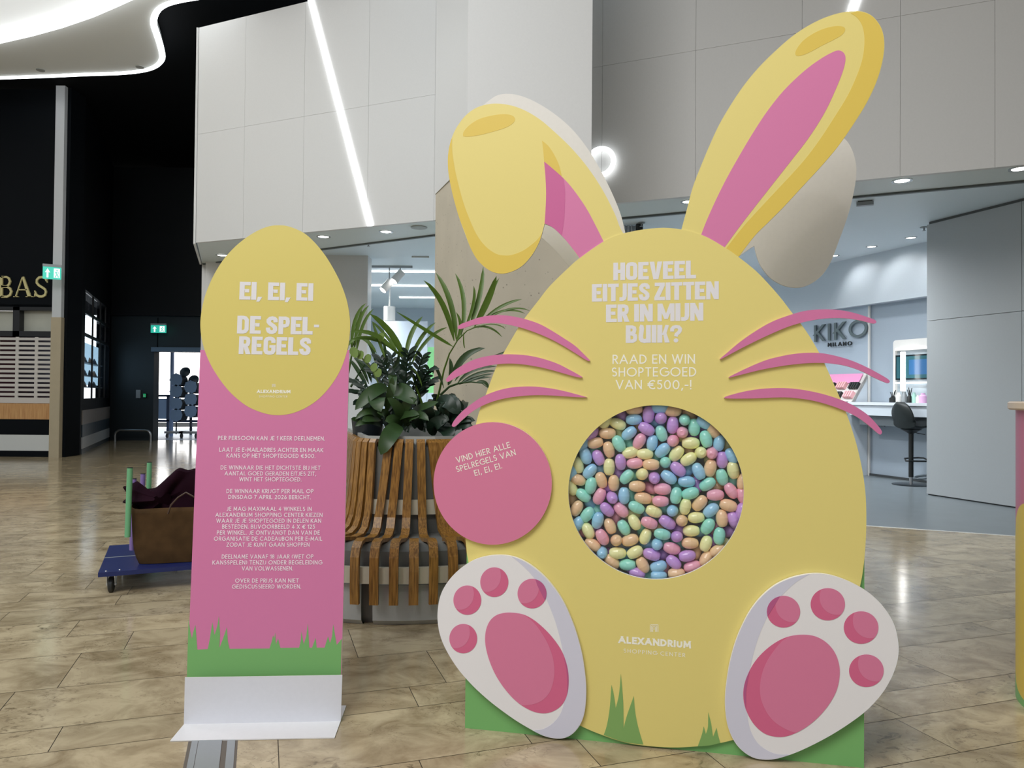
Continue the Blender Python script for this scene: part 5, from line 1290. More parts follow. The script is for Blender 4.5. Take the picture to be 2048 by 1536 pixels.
hp = [at(336, 1028, 5.0), at(342, 1010, 5.01), at(356, 995, 5.03), at(372, 985, 5.04), at(390, 995, 5.05), at(400, 1024, 5.05)]
MB().tube(hp, .006, 8).build('handle', mat('brown_leather', rgb(70, 50, 36), .5), bag, smooth=True)
# folded burgundy coat stuffed in the bag
cm = bmesh.new(); bmesh.ops.create_icosphere(cm, subdivisions=5, radius=1)
rc = random.Random(8)
from mathutils import noise as mnoise
blobs = [((345, 985), .13, 4.95), ((378, 962), .12, 5.0), ((318, 1005), .10, 4.9), ((285, 1000), .07, 4.86), ((262, 985), .045, 4.84)]
cc_ = at(338, 985, 4.93)
prof_px = [(246, 975), (253, 972), (275, 962), (286, 978), (308, 976), (318, 970), (340, 950), (358, 936), (376, 940), (398, 944), (402, 1032), (330, 1034), (290, 1030), (268, 1010), (245, 1005), (256, 992)]
cm.free()
ring_n = 3
out = smoothpoly(prof_px, 4, sharp=(1, 2, 3, 12))
loops_ = []
cxp, cyp = 325, 1000
mbc = MB(); NR = len(out)
layers = [(.02, 1.0, .0), (.0, .92, -.055), (.0, .75, -.085), (.0, .5, -.10), (.0, .22, -.108)]
vs = []
for sgn in (1, -1):
    for _, k, dY in layers:
        for x, y in out:
            fold = .014 * math.sin((x + y * .7) * .11) * (1 - k * .6)
            vs.append(at(cxp + (x - cxp) * k, cyp + (y - cyp) * k, 5.10 + (x - 260) * .0010 + sgn * (dY * .55 + fold)))
nl = len(layers); fs = []
def idx(s_, l, i): return (s_ * nl + l) * NR + i % NR
for s_ in (0, 1):
    for l in range(nl - 1):
        for i in range(NR): fs.append((idx(s_, l, i), idx(s_, l, i + 1), idx(s_, l + 1, i + 1), idx(s_, l + 1, i)))
    fs.append(tuple(idx(s_, nl - 1, i) for i in range(NR)))
for i in range(NR): fs.append((idx(0, 0, i), idx(0, 0, i + 1), idx(1, 0, i + 1), idx(1, 0, i)))
coat = MB().add(vs, fs).build('folded_coat', mat('burgundy_wool', rgb(34, 12, 24), .9, noise=(12, .3), spec=.1), smooth=True)
tag(coat, 'dark burgundy coat stuffed into the brown tote bag', 'coat')

# ================================================================== signs and hall fittings
GP = Plane((0, Yf + .14, 0), (1, 0, 0), (0, 0, 1))
def serif(name, ch, x0, x1, ytop, ybot, m, parent):
    """gold serif capital, drawn from polygons in a unit box"""
    S_ = {'A': [[(.06, 0), (.12, 0), (.46, .98), (.42, .98)], [(.42, .98), (.52, 1), (.90, 0), (.72, 0)], R4(-.02, 0, .24, .035), R4(.62, 0, 1.02, .035), R4(.22, .33, .68, .38)],
          'B': [R4(.18, 0, .36, 1), R4(.05, 0, .45, .035), R4(.05, .965, .45, 1)],
          'S': [P(.86, .70, .90, .70, .90, .98, .86, .98), P(.10, .02, .14, .02, .14, .32, .10, .32)]}
    ST = {'B': [(P(.3, .98, .55, .98, .66, .92, .72, .76, .66, .6, .55, .53, .3, .53), .09), (P(.3, .51, .58, .5, .72, .42, .78, .27, .72, .1, .58, .02, .3, .02), .10)],
          'S': [(P(.86, .78, .76, .92, .58, .975, .38, .95, .25, .84, .24, .70, .36, .58, .56, .48, .74, .38, .80, .25, .74, .1, .58, .03, .4, .03, .22, .1, .13, .26), .11)], 'A': []}
    mb = MB(); W = x1 - x0; Hh = ybot - ytop
    polys = [list(map(Vector, p)) for p in S_[ch]]
    for p, t in ST[ch]: polys += stroke_polys(p, t, False)
    for p in polys:
        uvs = [GP.uv(x0 + q[0] * W, ybot - q[1] * Hh, .02) for q in p]
        if area2(uvs) < 0: uvs = uvs[::-1]
        mb.slab([GP.w(u, v, .02) for u, v in uvs], -GP.n * .03)
    return mb.build(name, m, parent)
M_gold = mat('pale_gold', rgb(206, 196, 140), .4)
so = empty('shop_name', GP.w(GP.uv(50, 594)[0], GP.uv(50, 594)[1]), label='pale gold serif capitals on the black front above the grille', cat='sign')
for ch, a, b in (('B', -10, 31), ('A', 27, 66), ('S', 65, 98)): serif('letter', ch, a, b, 553, 594, M_gold, so)
def exit_sign(c, u, w, h, label, cap=True):
    c = Vector(c); u = Vector(u).normalized(); v = Vector((0, 0, 1))
    pl = Plane(c, u, v); o = empty('exit_sign', c, label=label, cat='sign')
    M_eg = mat('exit_green', rgb(60, 190, 170), .4, emit=rgb(50, 190, 165), es=.55); M_ew = mat('exit_white', rgb(240, 250, 248), .4, emit=(1, 1, 1, 1), es=.7)
    mb = MB(); 
    def q(mb, a0, b0, a1, b1, k0, k1): mb.slab([pl.w(a0 * w, b0 * h, k0), pl.w(a1 * w, b0 * h, k0), pl.w(a1 * w, b1 * h, k0), pl.w(a0 * w, b1 * h, k0)], pl.n * (k1 - k0)); return mb
    q(MB(), -.5, -.5, .5, .5, -.04, 0).build('panel', M_eg, o)
    q(MB(), -.51, .5, .51, .72, -.05, .01).build('housing', mat('sign_housing', rgb(150, 158, 162), .4), o)
    q(MB(), .10, -.38, .42, .38, 0, .002).build('door_symbol', M_ew, o)
    def poly(mb, pts, k): mb.slab([pl.w(a * w, b * h, k) for a, b in pts], pl.n * .001)
    ar = MB(); poly(ar, [(-.38, .02), (-.24, .36), (-.10, .02), (-.24, .10)], .0); poly(ar, [(-.29, -.38), (-.19, -.38), (-.19, .12), (-.29, .12)], .0); ar.build('arrow', M_ew, o)
    man = MB()
    for pts, t in (([(.22, .1), (.27, -.08), (.22, -.2), (.17, -.34)], .05), ([(.27, -.08), (.32, -.18), (.34, -.34)], .05), ([(.17, -.02), (.22, .1), (.3, .12), (.36, .0)], .04)):
        for p in stroke_polys(pts, t, True): poly(man, [(a[0], a[1]) for a in p], .002)
    poly(man, ell(.27, .23, .035, .07, 10), .002)
    man.build('running_figure', M_eg, o)
    return o
e1 = at(316.5, 658, Yb - .25); exit_sign(e1, (1, 0, 0), at(332, 658, e1.y).x - at(302, 658, e1.y).x, .2, 'green emergency exit sign on the dark wall above the bright doorway')
e2 = at(104, 546, 14.2); exit_sign(e2, (1, .55, 0), .30, .23, 'green emergency exit sign projecting beside the white column')
MB().box((e1.x, (e1.y + Yb) / 2 + .02, e1.z + .12), (.10, Yb - e1.y - .04, .04)).build('bracket', M_grey, bpy.data.objects['exit_sign'])
# bracket of the projecting sign
MB().cyl(e2 + Vector((.12, .07, .14)), Vector((cL + .04, Yf - .04, e2.z + .14)), .015, 8).build('bracket', M_grey, bpy.data.objects['exit_sign.001'])
# hoop barrier
hy = Yb - .5; xa, xb = at(230, 878, hy).x, at(301, 878, hy).x
pts = [Vector((xa, hy, 0)), Vector((xa, hy, .16))] + [Vector((xa + .14 - .14 * math.cos(t * PI / 12), hy, .16 + .14 * math.sin(t * PI / 12))) for t in range(1, 7)] + [Vector((xb - .14 + .14 * math.sin(t * PI / 12), hy, .16 + .14 * math.cos(t * PI / 12))) for t in range(0, 7)] + [Vector((xb, hy, 0))]
tag(MB().tube(pts, .028, 10).build('hoop_barrier', M_steel, smooth=True), 'low bent steel hoop rail on the floor left of the bright doorway', 'barrier')
for (x, y, w, h, lab, m) in ((277, 788, .11, .22, 'small grey card reader on the dark wall', M_grey), (290, 791, .09, .11, 'small black push switch with green edge by the doorway', M_rub)):
    p = at(x, y, Yb - .03); o = empty('wall_switch', p, label=lab, cat='switch')
    MB().box(p, (w, .05, h)).build('case', m, o)
    if m is M_rub: MB().box(p + Vector((0, -.026, 0)), (.07, .01, .09)).build('button', mat('switch_green', rgb(40, 120, 90), .4, emit=rgb(40, 200, 120), es=.3), o); MB().box(p + Vector((-.01, -.033, -.01)), (.03, .006, .04)).build('key', M_white, o)
# window display of the side shop: panes, shelves, shoes
def sp(t, z, out=0): 
    nn = Vector((sB.y - sA.y, -(sB.x - sA.x), 0)).normalized(); p = sA.lerp(sB, t) + nn * out; return Vector((p.x, p.y, z))
mb = MB()
for t in (.12, .36, .60, .78, .93):
    a = sp(t, 1.14); c = sp(t + .012, 1.14); mb.slab([a, c, c + Vector((0, 0, 2.3)), a + Vector((0, 0, 2.3))], Vector((-.03, -.012, 0)))
for z in (1.95 + .52, 2.95):
    a = sp(.12, z); c = sp(.94, z); mb.slab([a, c, c + Vector((0, 0, .07)), a + Vector((0, 0, .07))], Vector((-.03, -.012, 0)))
setting(mb.build('window_3', M_fr))
a, c = sp(.12, 1.14, -.06), sp(.94, 1.14, -.06)
setting(MB().slab([a, c, c + Vector((0, 0, 2.3)), a + Vector((0, 0, 2.3))], Vector((-.01, 0, 0))).build('window_4', pane_mat('shop_glass', (.9, .95, 1, 1), .3)))
lb = MB(); a, c = sp(.30, 1.45, -.24), sp(.91, 1.45, -.24); lb.slab([a, c, c + Vector((0, 0, .98)), a + Vector((0, 0, .98))], Vector((-.05, 0, 0)))
lbo = lb.build('light_box', glow('lightbox', (.55, .78, .92, 1), .8)); tag(lbo, 'pale blue lit panel behind the shoes in the side shop window', 'light')
a, c = sp(.22, 0, -1.3), sp(1.0, 0, -1.3)
setting(MB().slab([a, c, c + Vector((0, 0, 3.4)), a + Vector((0, 0, 3.4))], Vector((-.05, 0, 0))).build('wall_side_shop', M_black))
M_shoe = [mat('shoe_black', rgb(22, 22, 26), .4), mat('shoe_tan', rgb(150, 110, 84), .5), mat('shoe_navy', rgb(34, 40, 66), .4)]
si = 0
for zi, z in enumerate((1.40, 1.66, 1.95)):
    a, c = sp(.14, z, -.07), sp(.80, z, -.07)
    tag(MB().slab([a, c, c + Vector((-.15, -.05, 0)), a + Vector((-.15, -.05, 0))], (0, 0, -.02)).build('display_shelf', M_grey), ['lowest', 'middle', 'topmost'][zi] + ' glass shelf of shoes in the side shop window', 'shelf', 'shelves in the side shop window')
    for t in (.16, .34, .50, .64):
        p = sp(t, z, -.14); q_ = (sB - sA).normalized()
        n_ = MB()
        L_, N_ = .27, 8
        vs = []; fs = []
        for i in range(N_ + 1):
            s2 = i / N_; hh = .045 + .09 * max(0, math.cos(s2 * 2.0)) ** 1.5; ww = .045 * (1 - .5 * abs(s2 - .55) ** 2 * 3)
            for k in range(8):
                an = PI * k / 7; r_ = p + q_ * (L_ * (s2 - .5)) + Vector((-.3, .95, 0)).cross(Vector((0, 0, 1))) * 0
                sidev = Vector((q_.y, -q_.x, 0)); vs.append(r_ + sidev * (ww * math.cos(an)) + Vector((0, 0, hh * math.sin(an))))
        for i in range(N_):
            for k in range(7): fs.append((i * 8 + k, i * 8 + k + 1, (i + 1) * 8 + k + 1, (i + 1) * 8 + k))
            fs.append((i * 8 + 7, i * 8, (i + 1) * 8, (i + 1) * 8 + 7))
        fs += [tuple(range(8)), tuple(range(N_ * 8, N_ * 8 + 8))[::-1]]
        o = n_.add(vs, fs).build('shoe', M_shoe[si % 3], smooth=True)
        tag(o, '%s shoe on the %s window shelf, %s from the black pier' % (['black', 'tan', 'navy'][si % 3], ['lowest', 'middle', 'topmost'][zi], ['nearest', 'second', 'third', 'fourth'][(.16, .34, .50, .64).index(t)]), 'shoe', 'shoes on the side shop shelves'); si += 1

# terrace beyond the doorway
setting(MB().prism([(-14, Yb + .3), (-3, Yb + .3), (-3, 27), (-14, 27)], -.05, .004).build('floor_terrace', mat('terrace_floor', rgb(170, 186, 205), .35)))
rl = empty('railing', Vector((-8.5, 24, 0)), label='dark metal terrace railing with a clear panel beyond the doorway', cat='railing')
Yr = 23.0
def rbox(x0, y0, x1, y1, m, nm, th=.05):
    a, c = at(x0, y0, Yr), at(x1, y1, Yr); MB().box(((a.x + c.x) / 2, Yr, (a.z + c.z) / 2), (abs(c.x - a.x), th, abs(a.z - c.z))).build(nm, m, rl)
M_rail = mat('railing_blue_grey', rgb(54, 72, 100), .45)
rbox(290, 789, 420, 794.5, M_rail, 'handrail'); rbox(290, 839, 420, 845, M_rail, 'bottom_rail'); rbox(334, 792, 338.5, 842, M_rail, 'post'); rbox(380, 792, 384, 842, M_rail, 'post')
for x in (300, 336, 382): MB().box((at(x, 840, Yr).x, Yr, .2), (.06, .06, .4)).build('post', M_rail, rl)
rbox(296, 797, 333, 838, mat('panel_glass', rgb(170, 195, 225), .3), 'panel', .01)
setting(MB().box((at(345, 700, 22).x, 22, 1.6), (.07, .1, 3.2)).build('trim_20', mat('mullion', rgb(140, 165, 205), .4)))
# wheeled racks of round discs
M_disc = mat('disc_grey', rgb(120, 146, 178), .5); M_dd = mat('disc_dark', rgb(22, 28, 36), .5)
def rack(x, ys, lab):
    Yk = 21.3
    o = empty('disc_rack', Vector((at(x, 850, Yk).x, Yk, 0)), label=lab, cat='rack')
    for y in ys:
        p = at(x, y, Yk); r = .175
        prof_ = []
        pts = []
        for i in range(64):
            a = 2 * PI * i / 64; notch = 1.0 if (i % 8) > 1 else 1.10
            pts.append((p.x + r * notch * math.cos(a), p.z + r * notch * math.sin(a)))
        vs = [Vector((a, Yk, b)) for a, b in pts]
        MB().slab(vs, (0, .03, 0)).build('disc', M_disc, o)
        MB().cyl(Vector((p.x + .06, Yk + .04, p.z - .03)), Vector((p.x + .12, Yk + .22, p.z - .03)), r * .9, 20).build('disc_back', M_dd, o)
    MB().cyl(Vector((at(x, 700, Yk).x + .02, Yk + .05, .1)), Vector((at(x, 700, Yk).x + .02, Yk + .05, at(x, ys[0], Yk).z)), .02, 8).build('post', M_dd, o)
    c = at(x, 849, Yk); MB().box((c.x, Yk + .05, .16), (.52, .4, .06)).build('base', M_grey, o)
    for dx in (-.2, .2): MB().cyl(Vector((c.x + dx - .015, Yk - .1, .065)), Vector((c.x + dx + .015, Yk - .1, .065)), .065, 12).build('wheel', M_dd, o)
rack(352, (759.5, 782.5, 807, 830), 'wheeled rack of four round grey discs outside the doorway, nearer the door jamb')
rack(381, (774, 798.5, 822), 'wheeled rack of three round grey discs outside the doorway, beside the taller rack')
for (x, y, lab) in ((370, 744, 'dark round dish lamp tilted above the taller disc rack'), (387, 760, 'dark round dish lamp above the shorter disc rack')):
    p = at(x, y, 21.5); o = empty('dish_lamp', p, label=lab, cat='lamp')
    MB().lathe([(0, -.03), (.12, -.02), (.155, 0), (.12, .03), (0, .05)], p, 24, M=Matrix.Rotation(1.2, 3, 'X')).build('dish', mat('dish_dark', rgb(34, 52, 62), .5), o, smooth=True)
    MB().cyl(p + Vector((0, .03, -.05)), Vector((p.x - .1, 21.55, 1.2)), .012, 8).build('arm', M_dd, o)

# ================================================================== lights on the shopfront
a, b = sfpx(741, 452), sfpx(620, -6)
nrm = Vector((-.391, -.92, 0))
def onwall(v, k=.02): return Vector((v.x, v.y, v.z)) + nrm * k
mb = MB(); w = .035
mb.slab([onwall(a) + Vector((-w, w * .425, 0)), onwall(a) + Vector((w, -w * .425, 0)), onwall(b) + Vector((w, -w * .425, 0)), onwall(b) + Vector((-w, w * .425, 0))], -nrm * .03)
o = mb.build('light_strip', M_led); tag(o, 'long slanting white light strip across the shopfront wall', 'light')
a, b = sfpx(1703, 26), sfpx(1719, -20)
o = MB().slab([onwall(a) + Vector((-w, w * .425, 0)), onwall(a) + Vector((w, -w * .425, 0)), onwall(b) + Vector((w, -w * .425, 0)), onwall(b) + Vector((-w, w * .425, 0))], -nrm * .03).build('light_strip', M_led)
tag(o, 'short slanting white light strip showing behind the upright ear', 'light')
rc_ = onwall(sfpx(1204, 327), .06)
Mr = nrm.to_track_quat('Z', 'Y').to_matrix()
mb = MB(); 
prof_ = [(.155 + .03 * math.cos(t * PI / 6), .03 * math.sin(t * PI / 6)) for t in range(13)]
ro = mb.lathe(prof_, rc_, 48, M=Mr).build('ring_light', glow('ring_glow', (.95, .98, 1, 1), 1.6), smooth=True)
tag(ro, 'round white ring light on the shopfront wall behind the drooping ear', 'light')
def downlight(x, y, z, lab, r=.085, power=None, tgt=None, k=1):
    p = fl(x, y, z)
    o = empty('downlight', Vector((p.x, p.y, z)), label=lab, cat='light')
    MB().lathe([(r * .72, -.004), (r * .80, -.010), (r, -.008), (r, 0)], p, 28).build('bezel', mat('bezel_chrome', rgb(190, 194, 194), .25, .8), o, smooth=True)
    MB().lathe([(0, -.004), (r * .72, -.004), (r * .72, 0)], p, 24).build('lamp', M_lamp, o)
    if power: spot('downlight_beam', (p.x, p.y, z - .02), tgt or (p.x, p.y, 0), power, 110, .8)
    return o
for i, (x, y, lab, r) in enumerate(((444, 510, 'round recessed downlight in the soffit, leftmost beside the info sign', .10), (647, 473, 'round recessed downlight in the soffit right of the yellow egg top', .10), (772, 463, 'round recessed downlight in the soffit left of the concrete column', .10), (1377, 403, 'round recessed downlight half hidden by the upright bunny ear', .09), (1804, 361, 'round recessed downlight in the soffit right of the upright ear', .10), (2040, 337, 'round recessed downlight in the soffit at the right picture edge', .10))):
    downlight(x, y, Zs - .001, lab, r, 22)
for x, y, lab in ((1822, 475, 'shop ceiling downlight nearest the grey pier'), (1743, 493, 'shop ceiling downlight left of the one by the grey pier'), (1668, 511, 'dim shop ceiling downlight beside the white rear ear')):
    p = fl(x, y, Zc - .001); downlight(x, y, Zc - .001, lab, .085, 14, (W0 + WD * ((p.y - 11.6)) + Vector((0, 0, 2.6)) + WN * .0)[:])
tag(MB().lathe([(0, 0), (.11, 0), (.11, .01), (0, .012)], fl(838, 456, Zs - .012), 24).build('ceiling_speaker', mat('grille_grey', rgb(168, 174, 172), .6)), 'flat round grey speaker in the soffit beside the concrete column', 'speaker')
# shop interior lamps light the room
for x, y, pw in ((-3.5, 17, 480), (-1.2, 15.5, 420), (2.8, 14.5, 420), (4.4, 10.9, 260), (1.5, 11.5, 380), (-2.6, 14.6, 330), (-1.5, 19, 400)):
    spot('shop_lamp', (x, y, Zc - .1), (x, y, 0), pw, 165, 1.0, (.93, .97, 1), .15)
# bracket box on the shop ceiling and sprinklers
p = fl(1730, 402, Zc); o = empty('ceiling_sensor', p, label='small grey sensor box under the shop ceiling beside the rear ear', cat='sensor')
MB().box(p + Vector((0, 0, -.035)), (.19, .06, .045), -.4).build('case', M_grey, o); MB().box(p + Vector((0, 0, -.008)), (.16, .05, .016), -.4).build('mount', M_dgrey, o)
for x, y, lab in ((1848, 454, 'sprinkler head on the shop ceiling by the grey pier'), (737, 486, 'sprinkler head on the shop ceiling above the partition wall'), (1283, 445, 'sprinkler head between the two bunny ears')):
    p = fl(x, y, Zc)
    tag(MB().cyl(p, p + Vector((0, 0, -.05)), .012, 8).lathe([(0, 0), (.05, 0), (.05, .006), (0, .006)], p + Vector((0, 0, -.012)), 16).lathe([(0, 0), (.025, 0), (.025, .004), (0, .004)], p + Vector((0, 0, -.055)), 12).build('sprinkler', M_grey), lab, 'sprinkler')
# track spots in the left bay
for x, y, lab in ((797, 552, 'white track spotlight nearer the concrete column'), (775, 570, 'white track spotlight nearer the grey partition')):
    p = at(x, y, 14); o = empty('track_spotlight', p, label=lab, cat='spotlight')
    dr = Vector((-.55, -.35, -.75)).normalized()
    MB().cyl(p - dr * .10, p + dr * .14, .075, 20).build('head', M_white, o, smooth=True)
    MB().cyl(p + dr * .141, p + dr * .146, .06, 16).build('lamp', M_lamp, o)
    MB().cyl(p - dr * .06, Vector((p.x + .03, p.y, Zc)), .012, 8).build('stem', M_grey, o)
a, b = at(765, 562, 13.9), at(803, 535, 14.1); 
tag(MB().box(((a.x + b.x) / 2, 14, Zc - .02), ((b - a).length * 1.6, .035, .04)).build('lighting_track', M_grey), 'thin grey lighting track carrying the two white spotlights', 'track')
p = at(841, 500, 13); o = empty('hanging_panel', p, label='small pale square panel hanging in the shop left of the column', cat='panel')
MB().box(p, (.30, .03, .27)).build('board', mat('pale_panel', rgb(196, 200, 198), .5), o); MB().cyl(p + Vector((0, 0, .13)), Vector((p.x, p.y, Zc)), .008, 6).build('rod', M_grey, o)
MB_ = at(862, 800, 18)
tag(MB().box((at(858, 740, 18).x, 18, at(858, 740, 18).z), (.35, .04, 1.1)).box((at(858, 740, 18).x, 18, .4), (.3, .3, .8)).build('green_poster', mat('poster_green', rgb(150, 225, 150), .5)), 'bright green poster stand glimpsed behind the palm', 'poster')
p = at(779, 631, 17)
tag(MB().cyl(p + Vector((0, 0, .2)), p + Vector((0, 0, -.12)), .13, 20).cyl(p + Vector((0, 0, .2)), Vector((p.x, p.y, Zc)), .02, 8).build('pendant_spotlight', M_white, smooth=True), 'white cylinder spotlight hanging deep in the left shop bay', 'spotlight')
setting(MB().box((at(812, 700, 17.5).x, 17.5, 1.5), (1.0, .1, 3.0)).build('wall_inner', mat('inner_wall', rgb(150, 160, 170), .5)))
# rolled shutter curtain between the ears
p = at(1263, 452, 10.5); o = empty('roller_curtain', p, label='grey folded roller shutter glimpsed between the bunny ears', cat='shutter')
for k in range(4): MB().cyl(Vector((at(1250 + k * 7, 440, 10.5).x, 10.5, 3.0)), Vector((at(1250 + k * 7, 440, 10.5).x, 10.5, 3.69)), .024, 12).build('fold', M_steel, o, smooth=True)
MB().cyl(Vector((at(1279, 440, 10.4).x, 10.4, 3.3)), Vector((at(1279, 440, 10.4).x, 10.4, 3.69)), .05, 12).build('guide', M_rub, o)

# ================================================================== shop on the right: name, display, make-up station
def wq(pts, off): 
    return [wp(x, y, off) for x, y in pts]
class WPl(Plane): pass
WPn = Plane(W0, -WD, (0, 0, 1))
if WPn.n.dot(WN) < 0: WPn.n = -WPn.n
kk = .05
ks = empty('shop_name', wp(1680, 670, .05), label='dark grey raised letters on the pale shop wall behind the whiskers', cat='sign')
t_ = text('letters', WPn, kk, [('KIKO', 'sans', 1628, 684, 1734, 673, 34, .14, .26)], mat('letter_grey', rgb(92, 106, 110), .4), ks, depth=.03)
text('small_letters', WPn, kk, [('MILANO', 'sans', 1655, 693.5, 1703, 690.5, 8, .17, .4)], mat('letter_dark', rgb(30, 36, 40), .4), ks, depth=.02)
# sloping display unit
du = empty('display_unit', wp(1690, 950, .5), label='white sloping cosmetics display against the shop wall', cat='display')
pA = wp(1737, 735, .02); 
def dpt(x, y, off): return wp(x, y, off)
a = dpt(1735, 735, .03); b_ = dpt(1735, 800, .55)
slope_w = 2.6
top = Vector((a.x, a.y, 1.72)); bot = top + WN * .50 + Vector((0, 0, -.72))
top = top; along = WD
MB().slab([top, bot, bot + Vector((0, 0, -.10)), top + Vector((0, 0, -.10))], along * .03).slab([top, top + along * slope_w, bot + along * slope_w, bot], Vector((0, 0, -.04)) - WN * .02).build('sloping_board', M_white, du)
MB().slab([bot + Vector((0, 0, -.04)), Vector((bot.x, bot.y, 0)), Vector((bot.x, bot.y, 0)) - WN * .5, top + Vector((0, 0, -.05))], along * .03).slab([bot + Vector((0, 0, -.04)), bot + along * slope_w + Vector((0, 0, -.04)), bot + along * slope_w + Vector((0, 0, -bot.z)), bot + Vector((0, 0, -bot.z))], -WN * .02).build('cabinet', M_shelf, du)
h0 = top + WN * .03
MB().slab([h0 + along * .06, h0 + along * slope_w, h0 + along * slope_w + Vector((0, 0, -.16)) + WN * .1, h0 + along * .06 + Vector((0, 0, -.16)) + WN * .1], WN * .01).build('header', mat('header_pink', rgb(236, 150, 196), .4), du)
sl = (bot - top)
M_pk = mat('pink_tube', rgb(236, 176, 180), .4)
r9 = random.Random(2); cnt = 0
for row, f in enumerate((.34, .56, .80)):
    for j in range(7):
        p = top + sl * f + along * (.12 + j * .27) + Vector((0, 0, .03))
        dark = (row + j) % 2 == 0
        m = M_rub if dark else M_pk
        R_ = Matrix((along, sl.normalized(), along.cross(sl.normalized()))).transposed()
        o = MB()
        for k in range(4): o.box(p + along * (k * .05 - .08), (.035, .12, .07 if dark else .10), R=R_)
        oo = o.build('product_tray', m)
        tag(oo, '%s cosmetics tray on the sloping display, %s row, %s from its near end' % ('black' if dark else 'pink', ['upper', 'middle', 'lower'][row], ['first', 'second', 'third', 'fourth', 'fifth', 'sixth', 'seventh'][j]), 'tray', 'cosmetics trays on the sloping display')
# make-up station
st_ = empty('makeup_counter', wp(1790, 830, .3), label='white make-up counter against the shop wall behind the black bar stool', cat='counter')
cl = wp(1742, 806, .0); zt = 1.235
A = Vector((cl.x, cl.y, zt)); dn = -WD
MB().slab([A, A + WN * .5, A + WN * .5 + dn * 1.6, A + dn * 1.6], (0, 0, -.045)).build('worktop', mat('counter_white', rgb(222, 228, 234), .3), st_)
MB().slab([A + Vector((0, 0, -.05)) + dn * .02, A + WN * .47 + Vector((0, 0, -.05)) + dn * .02, A + WN * .47 + dn * 1.6 + Vector((0, 0, -.05)), A + dn * 1.6 + Vector((0, 0, -.05))], (0, 0, -.16)).build('drawer_box', M_shelf, st_)
MB().slab([A + Vector((0, 0, -.21)) + dn * .1, A + WN * .35 + Vector((0, 0, -.21)) + dn * .1, A + WN * .35 + dn * 1.6 + Vector((0, 0, -.21)), A + dn * 1.6 + Vector((0, 0, -.21))], (0, 0, -.16)).build('under_panel', mat('under_grey', rgb(120, 128, 134), .5), st_)
# mirror frame with screen and tube lamp
fm = empty('mirror_station', wp(1820, 740, .05), label='white framed wall unit with screen above the make-up counter', cat='mirror')
def wrect(x0, yt, yb, x1, off, th, m, nm, par):
    p = wp(x0, yt, off); q = wp(x0, yb, off); a = Vector((p.x, p.y, q.z)); r = wp(x1, yt, off); c = Vector((r.x, r.y, q.z)); up = Vector((0, 0, p.z - q.z))
    return MB().slab([a, c, c + up, a + up], -WN * th).build(nm, m, par)
out_ = WPn
fa = WPn.uv(1786, 800, .06); fb = WPn.uv(1786, 681, .06); wd_ = 1.6
rr_ = .05
u0_, v0_, v1_ = fa[0], fa[1], fb[1]; sgn = 1
frm = [(u0_, v0_)] + [(u0_ + rr_ - rr_ * math.cos(t * PI / 12), v1_ - rr_ + rr_ * math.sin(t * PI / 12)) for t in range(7)] + [(u0_ + wd_, v1_), (u0_ + wd_, v0_)]
i0 = WPn.uv(1790, 798, .06); i1 = WPn.uv(1790, 702, .06)
inn_ = [(i0[0], v0_ + .03), (i0[0], i1[1]), (u0_ + wd_ - .05, i1[1]), (u0_ + wd_ - .05, v0_ + .03)]
plate('frame', WPn, .06, None, .06, M_white, fm, uvs=[frm, inn_])
plate('back_panel', WPn, .01, None, .01, mat('station_back', rgb(170, 182, 190), .3), fm, uvs=[inn_])
scr = [WPn.uv(*p, .05) for p in ((1791, 760), (1791, 711))]
screen = plate('screen', WPn, .05, None, .03, mat('screen_dark', rgb(16, 30, 36), .2), fm, uvs=[[(scr[0][0], scr[0][1]), (scr[1][0], scr[1][1]), (scr[1][0] + .75, scr[1][1]), (scr[0][0] + .75, scr[0][1])]])
plate('screen_glass', WPn, .052, None, .001, mat('screen_teal', rgb(46, 84, 92), .15, emit=rgb(50, 120, 135), es=.08), screen, uvs=[[(scr[0][0] + .02, scr[0][1] + .025), (scr[1][0] + .02, scr[1][1] - .025), (scr[1][0] + .73, scr[1][1] - .025), (scr[0][0] + .73, scr[0][1] + .025)]])
plate('screen_image', WPn, .0535, None, .001, mat('screen_blue', rgb(44, 84, 124), .2, emit=rgb(60, 125, 190), es=.16), screen, uvs=[[(scr[0][0] + .26, scr[0][1] + .08), (scr[1][0] + .26, scr[1][1] - .08), (scr[1][0] + .62, scr[1][1] - .08), (scr[0][0] + .62, scr[0][1] + .08)]])
for y in (699, 766): 
    p = WPn.uv(1790, y, .08); plate('light_bar', WPn, .08, None, .02, glow('bar_glow', (.93, .97, 1, 1), 1.2), fm, uvs=[[(p[0], p[1] - .012), (p[0], p[1] + .012), (p[0] + 1.4, p[1] + .012), (p[0] + 1.4, p[1] - .012)]])
p, q = wp(1806, 704, .2), wp(1806, 782, .2)
o = MB().cyl(Vector((p.x, p.y, q.z)), p, .035, 16).build('tube_lamp', glow('tube_glow', (1, .98, .95, 1), 5), smooth=True); tag(o, 'upright glowing tube lamp before the make-up screen', 'lamp')
o2 = MB().cyl(Vector((p.x, p.y, zt)), Vector((p.x, p.y, q.z)), .02, 12).build('lamp_foot', M_grey, o)
r9 = random.Random(4)
items = [(1786, .07, .10, M_rub, 'black brush cup', 'cup'), (1797, .05, .16, M_white, 'clear bottle with white label', 'bottle'), (1809, .045, .17, M_grey, 'grey cylinder', 'bottle'), (1819, .045, .13, M_rub, 'black brush holder', 'cup'), (1828, .045, .16, mat('mint_bottle', rgb(170, 214, 200), .4), 'mint bottle', 'bottle'), (1836, .04, .12, M_white, 'short white jar', 'jar'), (1846, .07, .15, mat('pink_bag', rgb(228, 180, 220), .5), 'pink pouch', 'pouch')]
